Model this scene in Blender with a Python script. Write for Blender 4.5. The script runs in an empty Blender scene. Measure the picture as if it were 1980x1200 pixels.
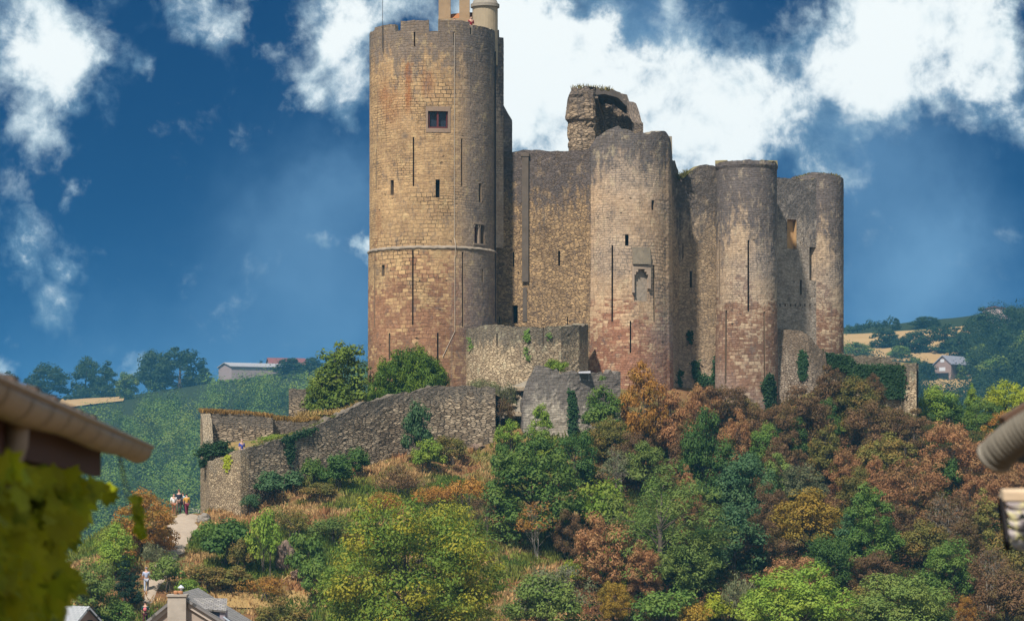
import bpy, math, random
import numpy as np
from math import radians, sin, cos, pi, sqrt, asin, atan2
C = bpy.context.scene.collection
SC = bpy.context.scene

# ------------------------------------------------------------------ camera, sky, sun, exposure
K = 5500.0            # focal length in photo pixels (photo 1980 wide, 100 mm lens)
HX, HY = 990.0, 960.0 # principal point / horizon row in the photo
def at(px, py, Y):
    return ((px - HX) * Y / K, Y, (HY - py) * Y / K)
def zof(py, Y): return (HY - py) * Y / K
def xof(px, Y): return (px - HX) * Y / K

cam = bpy.data.cameras.new('camera'); camo = bpy.data.objects.new('camera', cam); C.objects.link(camo)
camo.location = (0, 0, 0); camo.rotation_euler = (pi / 2, 0, 0)
cam.lens = 100.0; cam.sensor_width = 36.0; cam.sensor_fit = 'HORIZONTAL'
cam.shift_y = (HY - 600.0) / 1980.0
cam.clip_start = 0.1; cam.clip_end = 20000
cam.dof.use_dof = True; cam.dof.focus_distance = 240; cam.dof.aperture_fstop = 5.6
SC.camera = camo
SUN_AZ = radians(27)   # left of the direction from the castle to the camera
SUN_EL = radians(54)
sdir = np.array([-sin(SUN_AZ) * cos(SUN_EL), -cos(SUN_AZ) * cos(SUN_EL), sin(SUN_EL)])
sun = bpy.data.lights.new('sun', 'SUN'); suno = bpy.data.objects.new('sun', sun); C.objects.link(suno)
sun.energy = 3.7; sun.angle = radians(2.5); sun.color = (1.0, 0.94, 0.85)
from mathutils import Vector, Matrix
suno.rotation_euler = Vector(sdir).to_track_quat('Z', 'Y').to_euler()
suno.location = (-80, -60, 120)
SC.view_settings.view_transform = 'Standard'; SC.view_settings.look = 'None'
SC.view_settings.exposure = 0.86; SC.view_settings.gamma = 1.0
SC.render.engine = 'CYCLES'
cy = SC.cycles
cy.use_denoising = True; cy.max_bounces = 5; cy.diffuse_bounces = 3; cy.glossy_bounces = 2
cy.transmission_bounces = 3; cy.volume_bounces = 1; cy.transparent_max_bounces = 6
cy.sample_clamp_indirect = 4.0

class NT:
    """small helper to write node trees"""
    def __init__(s, tree): s.t = tree; tree.nodes.clear()
    def n(s, typ, **kw):
        nd = s.t.nodes.new(typ)
        for k, v in kw.items():
            if k.startswith('i_'):
                key = k[2:]; key = int(key) if key.isdigit() else key.replace('_', ' ')
                s.set(nd.inputs[key], v)
            else: setattr(nd, k, v)
        return nd
    def set(s, sock, v):
        if isinstance(v, bpy.types.NodeSocket): s.t.links.new(v, sock)
        elif isinstance(v, bpy.types.Node): s.t.links.new(v.outputs[0], sock)
        else:
            if isinstance(v, (tuple, list)) and sock.type == 'RGBA' and len(v) == 3: v = (*v, 1)
            sock.default_value = v
    def m(s, op, a, b=0.0, c=0.0, clamp=False):
        nd = s.t.nodes.new('ShaderNodeMath'); nd.operation = op; nd.use_clamp = clamp
        for i, v in enumerate((a, b, c)): s.set(nd.inputs[i], v)
        return nd.outputs[0]
    def vm(s, op, a, b=(0, 0, 0), sc=None):
        nd = s.t.nodes.new('ShaderNodeVectorMath'); nd.operation = op
        s.set(nd.inputs[0], a); s.set(nd.inputs[1], b)
        if sc is not None: s.set(nd.inputs['Scale'], sc)
        return nd.outputs['Value'] if op in ('DISTANCE', 'DOT_PRODUCT', 'LENGTH') else nd.outputs[0]
    def mix(s, f, a, b, blend='MIX'):
        nd = s.t.nodes.new('ShaderNodeMix'); nd.data_type = 'RGBA'; nd.blend_type = blend; nd.clamp_factor = True
        s.set(nd.inputs[0], f); s.set(nd.inputs[6], a); s.set(nd.inputs[7], b)
        return nd.outputs[2]
    def mr(s, v, a, b, c=0.0, d=1.0, smooth=True):
        nd = s.t.nodes.new('ShaderNodeMapRange'); nd.interpolation_type = 'SMOOTHSTEP' if smooth else 'LINEAR'
        s.set(nd.inputs[0], v)
        for i, x in zip((1, 2, 3, 4), (a, b, c, d)): s.set(nd.inputs[i], x)
        return nd.outputs[0]
    def noise(s, vec, scale, detail=4, rough=0.55, dist=0.0, out=0):
        nd = s.t.nodes.new('ShaderNodeTexNoise'); s.set(nd.inputs['Vector'], vec)
        nd.inputs['Scale'].default_value = scale; nd.inputs['Detail'].default_value = detail
        nd.inputs['Roughness'].default_value = rough; nd.inputs['Distortion'].default_value = dist
        return nd.outputs[out]

# ---- world: Nishita sky with broken cumulus laid out by direction
W = bpy.data.worlds.new('World'); SC.world = W; W.use_nodes = True
def build_world():
    t = NT(W.node_tree)
    d = t.n('ShaderNodeTexCoord').outputs['Generated']
    d = t.vm('NORMALIZE', d)
    # the haze-free upper sky: look up the Nishita sky a little above the true direction
    sep = t.n('ShaderNodeSeparateXYZ', i_0=d)
    z2 = t.m('ADD', t.m('MULTIPLY', t.m('MAXIMUM', sep.outputs[2], 0.0), 4.2), 0.13)
    vec = t.vm('NORMALIZE', t.n('ShaderNodeCombineXYZ', i_0=sep.outputs[0], i_1=sep.outputs[1], i_2=z2).outputs[0])
    sky = t.n('ShaderNodeTexSky', i_0=vec); sky.sky_type = 'NISHITA'; sky.sun_disc = False
    sky.sun_elevation = SUN_EL; sky.sun_rotation = atan2(sdir[0], sdir[1])
    sky.air_density = 1.0; sky.dust_density = 0.3; sky.ozone_density = 3.0; sky.altitude = 300
    skyc = t.mix(1.0, sky.outputs[0], SKYTINT, 'MULTIPLY')
    # ragged warp
    n1 = t.noise(d, 14.0, 8, 0.6, 0.0, 1)
    n2 = t.noise(d, 60.0, 6, 0.6, 0.0, 1)
    w = t.vm('ADD', d, t.vm('SCALE', t.vm('SUBTRACT', n1, (0.5, 0.5, 0.5)), sc=0.055))
    w = t.vm('ADD', w, t.vm('SCALE', t.vm('SUBTRACT', n2, (0.5, 0.5, 0.5)), sc=0.016))
    def blobs(lst):
        acc = None
        for px, py, r, a in lst:
            v = Vector(((px - HX) / K, 1.0, (HY - py) / K)).normalized()
            dist = t.vm('DISTANCE', w, tuple(v))
            e = t.m('MULTIPLY', t.m('POWER', 2.718, t.m('MULTIPLY', t.m('POWER', t.m('MULTIPLY', dist, K / r), 2.0), -1.0)), a)
            acc = e if acc is None else t.m('ADD', acc, e)
        return acc
    pos = blobs(CLOUDS)
    # unseen sky behind and overhead gets dense cloud, added to whiten the ambient
    elsewhere = t.mr(t.vm('DISTANCE', d, (0.0, 0.985, 0.09)), 0.26, 0.5)
    rest = t.m('MULTIPLY', t.mr(t.noise(d, 2.2, 3, 0.5), 0.30, 0.5), t.m('MULTIPLY', elsewhere, 1.0))
    pos = t.m('ADD', pos, rest)
    f1 = t.noise(d, 26.0, 14, 0.62, 0.35)
    f2 = t.noise(d, 105.0, 10, 0.62, 0.3)
    f = t.m('ADD', t.m('MULTIPLY', f1, 0.66), t.m('MULTIPLY', f2, 0.34))
    val = t.m('ADD', t.m('MULTIPLY', t.m('MINIMUM', pos, 1.4), 0.70), t.m('MULTIPLY', t.m('SUBTRACT', f, 0.5), 2.5))
    dens = t.mr(val, 0.16, 0.86)
    core = t.mr(val, 0.50, 1.0)
    shade = t.mr(t.noise(d, 34.0, 9, 0.6, 0.3), 0.38, 0.62)
    cc = t.mix(core, t.mix(shade, CL_GREY, CL_MID), CL_WHITE)
    # thin high veil paling the blue in places
    veil = t.m('MULTIPLY', blobs(VEIL), t.mr(t.noise(d, 9.0, 5, .6), .25, .7, .6, 1.2))
    skyc = t.mix(veil, skyc, (0.95, 1.9, 3.1))
    col = t.mix(dens, skyc, cc)
    bg = t.n('ShaderNodeBackground', i_0=col, i_1=0.1)
    t.n('ShaderNodeOutputWorld', i_0=bg.outputs[0])
SKYTINT = (0.0, 0.158, 0.318)
CL_GREY, CL_MID, CL_WHITE = (1.1, 1.9, 2.7), (3.3, 4.1, 4.5), (5.45, 5.7, 5.65)
VEIL = [(640, 560, 170, .6), (560, 400, 120, .3), (690, 340, 90, .45), (1740, 600, 170, .6), (1800, 480, 120, .35), (200, 760, 150, .35), (450, 690, 150, .35), (1250, 90, 130, .6), (1650, 300, 150, .5)]
CLOUDS = [(1180, 235, 150, .6), (1010, 240, 90, .6), (1340, 250, 100, .5), (1860, 110, 150, .35), (1060, 130, 130, .5), (1230, 260, 120, .6), (1100, 240, 100, .5), (1380, 300, 90, .4), (1760, 100, 140, .4), (60, 50, 100, .55), (20, 130, 90, .55), (110, 150, 70, .85), (70, 230, 70, .85), (30, 310, 65, .75), (60, 430, 50, .8), (25, 480, 40, .7), (112, 515, 48, .85),
          (110, 590, 45, .62), (15, 680, 45, .9), (160, 360, 34, .85), (320, 15, 50, .8), (370, 60, 40, .5), (400, 5, 50, .5), (555, 150, 45, .65), (500, 110, 25, .4), (620, 15, 70, .9), (655, 90, 65, .9),
          (690, 190, 60, .9), (590, 180, 34, .75), (790, 20, 60, .8), (700, 40, 50, .6), (1030, 60, 95, 1.0), (1030, 200, 110, 1.2), (1140, 120, 105, 1.1), (1200, 200, 110, 1.2), (1330, 190, 95, 1.1),
          (1300, 280, 90, .9), (1420, 230, 80, .9), (1440, 150, 70, .7), (1520, 200, 70, .75), (1560, 290, 55, .6), (1480, 330, 50, .6), (1640, 60, 100, .75), (1590, 120, 60, .6), (1700, 150, 80, .7),
          (1790, 60, 90, .8), (1900, 120, 100, .95), (1860, 20, 90, .9), (1960, 210, 50, .6), (1640, 210, 50, .5), (1400, 20, 50, .4), (1330, 70, 45, .5), (620, 445, 35, .42), (700, 470, 34, 1.25), (640, 440, 26, .6), (255, 690, 28, .75),
          (1700, 420, 45, .35), (240, 130, 22, .5), (1640, 310, 40, .4), (1330, 10, 30, .4), (930, 40, 80, .5)]
build_world()
# ------------------------------------------------------------------ helpers
def props(o, label=None, cat=None, group=None, kind=None):
    if label: o['label'] = label
    if cat: o['category'] = cat
    if group: o['group'] = group
    if kind: o['kind'] = kind
    return o
def empty(name, loc=(0, 0, 0), label=None, cat=None, group=None):
    o = bpy.data.objects.new(name, None); C.objects.link(o); o.location = loc
    o.empty_display_size = 0.3
    return props(o, label, cat, group)
def link(name, me, parent=None, mats=()):
    o = bpy.data.objects.new(name, me); C.objects.link(o)
    for m in mats if isinstance(mats, (list, tuple)) else (mats,): me.materials.append(m)
    if parent is not None: o.parent = parent
    return o
class MB:
    """collects verts and faces (with material index, uv, attributes) for ONE mesh"""
    def __init__(s): s.v = []; s.f = []; s.mi = []; s.uv = []; s.at = []
    def vert(s, p, a=0.0): s.v.append(tuple(p)); s.at.append(a); return len(s.v) - 1
    def face(s, idx, mi=0, uv=None): s.f.append(tuple(idx)); s.mi.append(mi); s.uv.append(uv)
    def quad(s, a, b, c, d, mi=0, uv=None):
        i = [s.vert(p) for p in (a, b, c, d)]; s.face(i, mi, uv)
    def box(s, lo, hi, mi=0, rot=None, org=(0, 0, 0)):
        x0, y0, z0 = lo; x1, y1, z1 = hi
        P = [(x0, y0, z0), (x1, y0, z0), (x1, y1, z0), (x0, y1, z0), (x0, y0, z1), (x1, y0, z1), (x1, y1, z1), (x0, y1, z1)]
        if rot is not None: P = [tuple(rot @ Vector(p) + Vector(org)) for p in P]
        b = [s.vert(p) for p in P]
        for q in ((0, 3, 2, 1), (4, 5, 6, 7), (0, 1, 5, 4), (1, 2, 6, 5), (2, 3, 7, 6), (3, 0, 4, 7)):
            s.face([b[i] for i in q], mi)
    def prism(s, poly, y0, y1, mi=0):
        """poly in xz, extruded along y"""
        n = len(poly); a = [s.vert((x, y0, z)) for x, z in poly]; b = [s.vert((x, y1, z)) for x, z in poly]
        s.face(a, mi); s.face(b[::-1], mi)
        for i in range(n): j = (i + 1) % n; s.face((a[j], a[i], b[i], b[j]), mi)
    def tube(s, pts, rad, n=6, mi=0, cap=True):
        pts = [Vector(p) for p in pts]
        if not hasattr(rad, '__len__'): rad = [rad] * len(pts)
        rings = []; prev = None
        for i, p in enumerate(pts):
            d = (pts[min(i + 1, len(pts) - 1)] - pts[max(i - 1, 0)]).normalized()
            if prev is None:
                u = d.orthogonal().normalized()
            else:
                u = (prev - d * prev.dot(d));
                u = u.normalized() if u.length > 1e-6 else d.orthogonal().normalized()
            prev = u; w = d.cross(u)
            rings.append([s.vert(p + (u * cos(2 * pi * k / n) + w * sin(2 * pi * k / n)) * rad[i]) for k in range(n)])
        for a, b in zip(rings, rings[1:]):
            for k in range(n): s.face((a[k], a[(k + 1) % n], b[(k + 1) % n], b[k]), mi)
        if cap: s.face(rings[0][::-1], mi); s.face(rings[-1], mi)
    def lathe(s, prof, c, n=24, mi=0):
        rings = [[s.vert((c[0] + r * cos(2 * pi * k / n), c[1] + r * sin(2 * pi * k / n), c[2] + z)) for k in range(n)] for r, z in prof]
        for a, b in zip(rings, rings[1:]):
            for k in range(n): s.face((a[k], a[(k + 1) % n], b[(k + 1) % n], b[k]), mi)
        s.face(rings[0][::-1], mi); s.face(rings[-1], mi)
    def build(s, name, mats, parent=None, smooth=False, attr=None):
        me = bpy.data.meshes.new(name); me.from_pydata(s.v, [], s.f)
        if any(u is not None for u in s.uv):
            uvl = me.uv_layers.new(name='UVMap'); flat = []
            for f, u in zip(s.f, s.uv): flat += (u if u is not None else [(0, 0)] * len(f))
            uvl.data.foreach_set('uv', np.array(flat, dtype=np.float32).ravel())
        me.polygons.foreach_set('material_index', s.mi)
        if smooth: me.polygons.foreach_set('use_smooth', [True] * len(s.f))
        if attr:
            a = me.attributes.new(attr, 'FLOAT', 'POINT'); a.data.foreach_set('value', np.array(s.at, dtype=np.float32))
        me.validate(); me.update()
        return link(name, me, parent, mats)
def quads_mesh(name, V, attrs=None, nv=4):
    """V: (n,nv,3) array -> mesh of n separate polygons, attrs = {name: per-face array}"""
    n = len(V); me = bpy.data.meshes.new(name)
    me.vertices.add(n * nv); me.loops.add(n * nv); me.polygons.add(n)
    me.vertices.foreach_set('co', V.reshape(-1).astype(np.float32))
    me.loops.foreach_set('vertex_index', np.arange(n * nv, dtype=np.int32))
    me.polygons.foreach_set('loop_start', np.arange(0, n * nv, nv, dtype=np.int32))
    me.polygons.foreach_set('loop_total', np.full(n, nv, dtype=np.int32))
    for k, a in (attrs or {}).items():
        if a.ndim == 2:
            at_ = me.attributes.new(k, 'FLOAT_COLOR', 'FACE'); at_.data.foreach_set('color', a.astype(np.float32).ravel())
        else:
            at_ = me.attributes.new(k, 'FLOAT', 'FACE'); at_.data.foreach_set('value', a.astype(np.float32))
    me.update(calc_edges=True); me.validate()
    return me
def vnoise(x, y, seed=0):
    """cheap smooth 2-D value noise in [-1,1], numpy"""
    x = np.asarray(x, float); y = np.asarray(y, float)
    xi = np.floor(x).astype(np.int64); yi = np.floor(y).astype(np.int64); fx = x - xi; fy = y - yi
    fx = fx * fx * (3 - 2 * fx); fy = fy * fy * (3 - 2 * fy)
    def h(a, b):
        n = (a * 374761393 + b * 668265263 + seed * 974711) & 0x7fffffff
        n = ((n ^ (n >> 13)) * 1274126177) & 0x7fffffff
        return ((n ^ (n >> 16)) & 0xffff) / 32767.5 - 1
    return (h(xi, yi) * (1 - fx) + h(xi + 1, yi) * fx) * (1 - fy) + (h(xi, yi + 1) * (1 - fx) + h(xi + 1, yi + 1) * fx) * fy
def fbm(x, y, oct=4, seed=0):
    a = 0; s = 1; w = 0.5
    for i in range(oct): a = a + w * vnoise(np.asarray(x) * s, np.asarray(y) * s, seed + i); s *= 2.03; w *= 0.5
    return a
def sstep(a, b, x): t = np.clip((np.asarray(x, float) - a) / (b - a), 0, 1); return t * t * (3 - 2 * t)

# ------------------------------------------------------------------ materials
def newmat(name):
    m = bpy.data.materials.new(name); m.use_nodes = True
    return m, NT(m.node_tree)
def finish(t, col, rough=0.9, bump=None, bdist=0.05, bstr=0.6, spec=0.2, metal=0.0):
    b = t.n('ShaderNodeBsdfPrincipled', i_Base_Color=col, i_Roughness=rough, i_Metallic=metal)
    b.inputs['Specular IOR Level'].default_value = spec
    if bump is not None:
        bn = t.n('ShaderNodeBump', i_Height=bump, i_Strength=bstr, i_Distance=bdist); t.set(b.inputs['Normal'], bn.outputs[0])
    t.n('ShaderNodeOutputMaterial', i_0=b.outputs[0])
def plain(name, col, rough=0.8, var=0.15, scale=3.0, metal=0.0, spec=0.3, bump=0.0):
    m, t = newmat(name)
    p = t.n('ShaderNodeTexCoord').outputs['Object']
    n = t.noise(p, scale, 5, 0.6)
    c = t.mix(n, tuple(x * (1 - var) for x in col), tuple(min(1, x * (1 + var)) for x in col))
    finish(t, c, rough, n if bump else None, bump or 0.01, 0.5, spec, metal)
    return m
def masonry_mat(name, c1, c2, mortar, bw=0.55, rh=0.31, red=None, redz=(0, 1), stain=(0.05, 0.045, 0.045), stain_len=5.0, stain_amt=0.85,
                grey=None, grey_amt=0.5, rubble=False, bump=0.07, rust=None, side_grey=None, patch=0.5):
    """coursed or rubble stone on UVs in metres; attribute 'below' = metres under the wall top"""
    m, t = newmat(name)
    uv = t.n('ShaderNodeUVMap').outputs[0]
    pos = t.n('ShaderNodeNewGeometry').outputs['Position']
    below = t.n('ShaderNodeAttribute', attribute_name='below').outputs['Fac']
    wob = t.vm('SCALE', t.vm('SUBTRACT', t.noise(uv, 1.1, 3, 0.5, 0, 1), (.5, .5, .5)), sc=0.10 if not rubble else 0.16)
    jog = t.vm('MULTIPLY', t.vm('SUBTRACT', t.noise(t.vm('MULTIPLY', uv, (.35, .5, 1)), 1.0, 2, .5, 0, 1), (.5, .5, .5)), (.8, .42, 0))
    u2 = t.vm('ADD', t.vm('ADD', t.vm('ADD', uv, jog), wob), t.vm('SCALE', t.vm('SUBTRACT', t.noise(uv, 4.5, 3, 0.6, 0, 1), (.5, .5, .5)), sc=0.10))
    if rubble:
        v = t.vm('MULTIPLY', u2, (1 / bw, 1 / rh, 1))
        vo = t.n('ShaderNodeTexVoronoi', i_Vector=v, i_Scale=1.0); vo.voronoi_dimensions = '2D'
        ve = t.n('ShaderNodeTexVoronoi', i_Vector=v, i_Scale=1.0); ve.voronoi_dimensions = '2D'; ve.feature = 'DISTANCE_TO_EDGE'
        edge = t.mr(ve.outputs['Distance'], 0.02, 0.16)
        sepc = t.n('ShaderNodeSeparateColor', i_0=vo.outputs['Color'])
        rnd = sepc.outputs[0]; hgt = t.m('ADD', t.m('MULTIPLY', edge, 0.7), t.m('MULTIPLY', sepc.outputs[1], 0.5))
        col = t.mix(rnd, c1, c2); col = t.mix(edge, mortar, col)
    else:
        br = t.n('ShaderNodeTexBrick', i_Vector=u2, i_Color1=(0, 0, 0), i_Color2=(1, 1, 1), i_Mortar=(0.5, .5, .5), i_Scale=1.0, i_Mortar_Size=0.028, i_Mortar_Smooth=0.5, i_Brick_Width=bw, i_Row_Height=rh)
        br.offset = 0.43; br.squash = 0.75; br.squash_frequency = 3
        br2 = t.n('ShaderNodeTexBrick', i_Vector=u2, i_Color1=(0, 0, 0), i_Color2=(1, 1, 1), i_Mortar=(0.5, .5, .5), i_Scale=1.0, i_Mortar_Size=0.0, i_Brick_Width=bw * 1.9, i_Row_Height=rh * 2)
        br3 = t.n('ShaderNodeTexBrick', i_Vector=u2, i_Color1=(0, 0, 0), i_Color2=(1, 1, 1), i_Mortar=(0.5, .5, .5), i_Scale=1.0, i_Mortar_Size=0.024, i_Mortar_Smooth=0.5, i_Brick_Width=bw * .68, i_Row_Height=rh * .64)
        br3.offset = 0.37; br3.squash = 1.5; br3.squash_frequency = 2
        sel = t.mr(t.noise(uv, 0.16, 4, 0.6), 0.47, 0.53)
        rnd = t.m('ADD', t.m('MULTIPLY', t.mix(sel, br.outputs[0], br3.outputs[0]), 0.65), t.m('MULTIPLY', br2.outputs[0], 0.35))
        mort = t.m('ADD', t.m('MULTIPLY', br.outputs['Fac'], t.m('SUBTRACT', 1.0, sel)), t.m('MULTIPLY', br3.outputs['Fac'], sel))
        col = t.mix(rnd, c1, c2)
        # pointing is lost in patches, where the joints gape dark
        lost = t.mr(t.noise(uv, 0.22, 4, 0.65), 0.45, 0.62)
        col = t.mix(t.m('MULTIPLY', mort, t.m('ADD', 0.22, t.m('MULTIPLY', lost, 0.75))), col, t.mix(lost, mortar, tuple(x * 0.12 for x in mortar)))
        hgt = t.m('SUBTRACT', t.m('MULTIPLY', rnd, t.m('ADD', 0.2, t.m('MULTIPLY', lost, 0.8))), t.m('MULTIPLY', mort, t.m('ADD', 0.7, lost)))
    blot = t.noise(uv, 0.28, 5, 0.6)
    if red is not None:
        # red sandstone takes over in scattered blocks low down
        rz = t.mr(t.n('ShaderNodeSeparateXYZ', i_0=pos).outputs[2], redz[0], redz[1], 1.0, 0.0)
        rsel = t.mr(t.m('ADD', t.m('ADD', t.m('MULTIPLY', rnd, 0.5), t.m('MULTIPLY', blot, 0.8)), t.m('MULTIPLY', rz, 0.42)), 0.80, 1.05)
        rsel = t.m('MULTIPLY', rsel, t.m('MULTIPLY', t.m('GREATER_THAN', rz, 0.02), 0.85))
        col = t.mix(rsel, col, t.mix(rnd, red, tuple(x * 0.62 for x in red)))
    if grey is not None:
        g = t.mr(t.noise(uv, 0.11, 5, 0.55), 0.42, 0.66)
        col = t.mix(t.m('MULTIPLY', g, grey_amt), col, grey)
    # big tonal patches
    col = t.mix(patch, col, t.mix(t.mr(blot, 0.3, 0.7), (0.62, 0.6, 0.58), (1.25, 1.2, 1.1)), 'MULTIPLY')
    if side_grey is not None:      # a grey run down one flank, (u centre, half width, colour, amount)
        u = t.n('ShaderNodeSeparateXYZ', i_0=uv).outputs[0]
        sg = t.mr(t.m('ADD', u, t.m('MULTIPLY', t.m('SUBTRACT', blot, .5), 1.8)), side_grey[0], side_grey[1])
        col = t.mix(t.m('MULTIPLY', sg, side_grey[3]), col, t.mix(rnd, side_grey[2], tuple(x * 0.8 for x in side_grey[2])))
    if rust is not None:           # iron-red runs: list of (u, z top, z bottom, half width)
        sp = t.n('ShaderNodeSeparateXYZ', i_0=t.vm('ADD', uv, t.vm('SCALE', t.vm('SUBTRACT', t.noise(uv, 1.7, 5, .6, 0, 1), (.5, .5, .5)), sc=1.1)))
        for (u0, zt_, zb_, hw, am) in rust:
            a = t.mr(t.m('ABSOLUTE', t.m('SUBTRACT', sp.outputs[0], u0)), hw * 0.3, hw * 1.5, 1.0, 0.0)
            b = t.m('MULTIPLY', t.mr(sp.outputs[1], zb_ - 1, zb_ + 1.2), t.mr(sp.outputs[1], zt_ - 1.0, zt_ + .6, 1.0, 0.0))
            col = t.mix(t.m('MULTIPLY', t.m('MULTIPLY', a, b), am), col, (0.27, 0.105, 0.04))
    # black lichen running down from the top in streaks
    st = t.noise(t.vm('MULTIPLY', uv, (0.9, 0.07, 1)), 1.0, 5, 0.65)
    fine = t.noise(t.vm('MULTIPLY', uv, (2.6, 1.2, 1)), 1.0, 5, 0.65)
    k = t.m('SUBTRACT', t.m('ADD', t.m('MULTIPLY', t.m('SUBTRACT', st, 0.5), 2.4), t.m('MULTIPLY', t.m('SUBTRACT', fine, 0.5), 2.2)), t.m('SUBTRACT', t.m('DIVIDE', below, stain_len), 1.0))
    k = t.m('MULTIPLY', t.mr(k, -0.25, 0.45), stain_amt)
    col = t.mix(k, col, t.mix(rnd, stain, tuple(x * 1.9 for x in stain)))
    # thin rain streaks everywhere
    st2 = t.mr(t.noise(t.vm('MULTIPLY', uv, (1.4, 0.045, 1)), 1.0, 4, 0.6), 0.56, 0.76)
    col = t.mix(t.m('MULTIPLY', st2, 0.45), col, tuple(x * 1.6 for x in stain))
    grain = t.noise(t.vm('MULTIPLY', uv, (1, 1.7, 1)), 3.6, 5, 0.72)
    col = t.mix(0.8, col, t.mix(t.mr(grain, .25, .75, smooth=False), (0.48, .47, .46), (1.55, 1.55, 1.55)), 'MULTIPLY')
    mot = t.noise(t.vm('MULTIPLY', u2, (1.0, 0.6, 1)), 1.3, 6, 0.7)
    col = t.mix(t.m('MULTIPLY', t.mr(mot, .53, .68), .55), col, tuple(x * 1.3 for x in stain))
    col = t.mix(t.m('MULTIPLY', t.mr(mot, .47, .33), .35), col, tuple(min(.6, x * 1.35) for x in c1))
    # stones gone from the face
    pit = t.m('MULTIPLY', t.mr(t.noise(t.vm('MULTIPLY', u2, (1.5, 3.2, 1)), 1.0, 2, .5), .66, .74), t.mr(t.noise(uv, .3, 2, .5), .42, .6))
    col = t.mix(t.m('MULTIPLY', pit, .8), col, (.03, .025, .02))
    hgt = t.m('SUBTRACT', hgt, t.m('MULTIPLY', pit, 1.5))
    finish(t, col, 0.95, t.m('ADD', hgt, t.m('MULTIPLY', grain, 0.6)), bump * .7, 0.9, 0.12)
    return m
# ------------------------------------------------------------------ terrain
NEAR = [(-150, 1300, 186), (150, 1290, 188), (500, 1290, 188), (900, 1290, 188), (1400, 1290, 188), (1900, 1290, 190), (2150, 1270, 192),
        (-60, 1210, 198), (300, 1205, 200), (600, 1215, 199), (900, 1215, 199), (1300, 1215, 199), (1700, 1215, 200), (2100, 1200, 202),
        (372, 992, 226), (345, 1030, 219), (330, 1085, 210), (290, 1150, 204), (463, 1004, 226), (410, 992, 229), (540, 940, 229), (600, 918, 231), (700, 898, 234), (820, 882, 236), (940, 872, 237),
        (980, 830, 239), (1020, 870, 236), (1100, 862, 236), (1190, 842, 238), (1250, 765, 247), (1340, 765, 252), (1443, 805, 253), (1500, 800, 255), (1570, 765, 257), (1640, 765, 260), (1700, 785, 261), (1772, 810, 262),
        (600, 1000, 219), (700, 960, 226), (800, 920, 231), (900, 905, 235), (500, 1060, 214), (560, 1110, 208), (540, 1160, 203), (430, 1160, 203), (640, 1170, 202), (800, 1050, 214),
        (1000, 1000, 222), (1000, 1100, 211), (1200, 1000, 224), (1200, 1100, 212), (1300, 880, 240), (1400, 900, 241), (1400, 1000, 228), (1400, 1100, 214), (1600, 880, 249), (1600, 1000, 231), (1600, 1100, 216),
        (1800, 900, 248), (1800, 1000, 232), (1800, 1100, 216), (1980, 860, 258), (1980, 950, 242), (1980, 1050, 226), (1980, 1150, 210), (2120, 860, 262), (2120, 1100, 222),
        (250, 1065, 214), (200, 1120, 207), (100, 1150, 204), (-50, 1150, 206), (250, 1010, 223)]
NEAR = [(xof(a, Y), Y, zof(b, Y)) for a, b, Y in NEAR]
NEAR += [(-32, 240, -7), (-38, 226, -8), (-42, 215, -10), (-28, 250, -5), (-25, 240, -2.5), (-20, 243, 0.8), (-12, 243, 5.5), (-7, 250, 7.0), (0, 246, 7.5), (5, 247, 9), (12, 252, 9.5), (25, 262, 10), (36, 266, 7.5),
         (-24, 262, -3), (-8, 272, 5), (5, 274, 9), (18, 276, 8), (32, 276, 5), (48, 274, 2), (62, 272, 0), (-42, 262, -14), (-46, 240, -13)]
NEAR = np.array(NEAR)
def _phi(r2): return 0.5 * r2 * np.log(r2 + 1e-9)
_S = 50.0
_P = np.c_[NEAR[:, 0] / _S, (NEAR[:, 1] - 230) / _S]
_NP = len(_P)
_d2 = ((_P[:, None] - _P[None]) ** 2).sum(-1)
_A = np.zeros((_NP + 3, _NP + 3)); _A[:_NP, :_NP] = _phi(_d2) + 0.0006 * np.eye(_NP)
_A[:_NP, _NP] = 1; _A[:_NP, _NP + 1:] = _P; _A[_NP, :_NP] = 1; _A[_NP + 1:, :_NP] = _P.T
_w = np.linalg.solve(_A, np.r_[NEAR[:, 2], 0, 0, 0])
RID = np.array([(-900, 770), (-200, 762), (0, 760), (130, 769), (245, 764), (400, 738), (600, 714), (760, 698), (1200, 660), (1500, 650), (1640, 644), (1750, 634), (1865, 628), (1960, 612), (2100, 600), (3000, 640)])
def h_far(x, y):
    px = HX + x / np.maximum(y, 60) * K
    zr = (HY - np.interp(px, RID[:, 0], RID[:, 1])) / K * 1200
    h = -38 + (zr + 38) * sstep(480, 1200, y) + (2.0 * fbm(x / 90, y / 90, 3, 5) + 16.0 * fbm(x / 75 + y / 420, y / 520, 2, 15) * (1 - sstep(980, 1180, y))) * sstep(450, 700, y)
    return h
def h_base(x, y):
    p = np.interp(y, [-60, 18, 60, 110, 165, 200, 280, 330, 450, 520], [-3.6, -4.2, -8.5, -13, -13.5, -12, -13, -22, -38, -38])
    w = sstep(440, 540, y)
    return p * (1 - w) + h_far(x, y) * w
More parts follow.
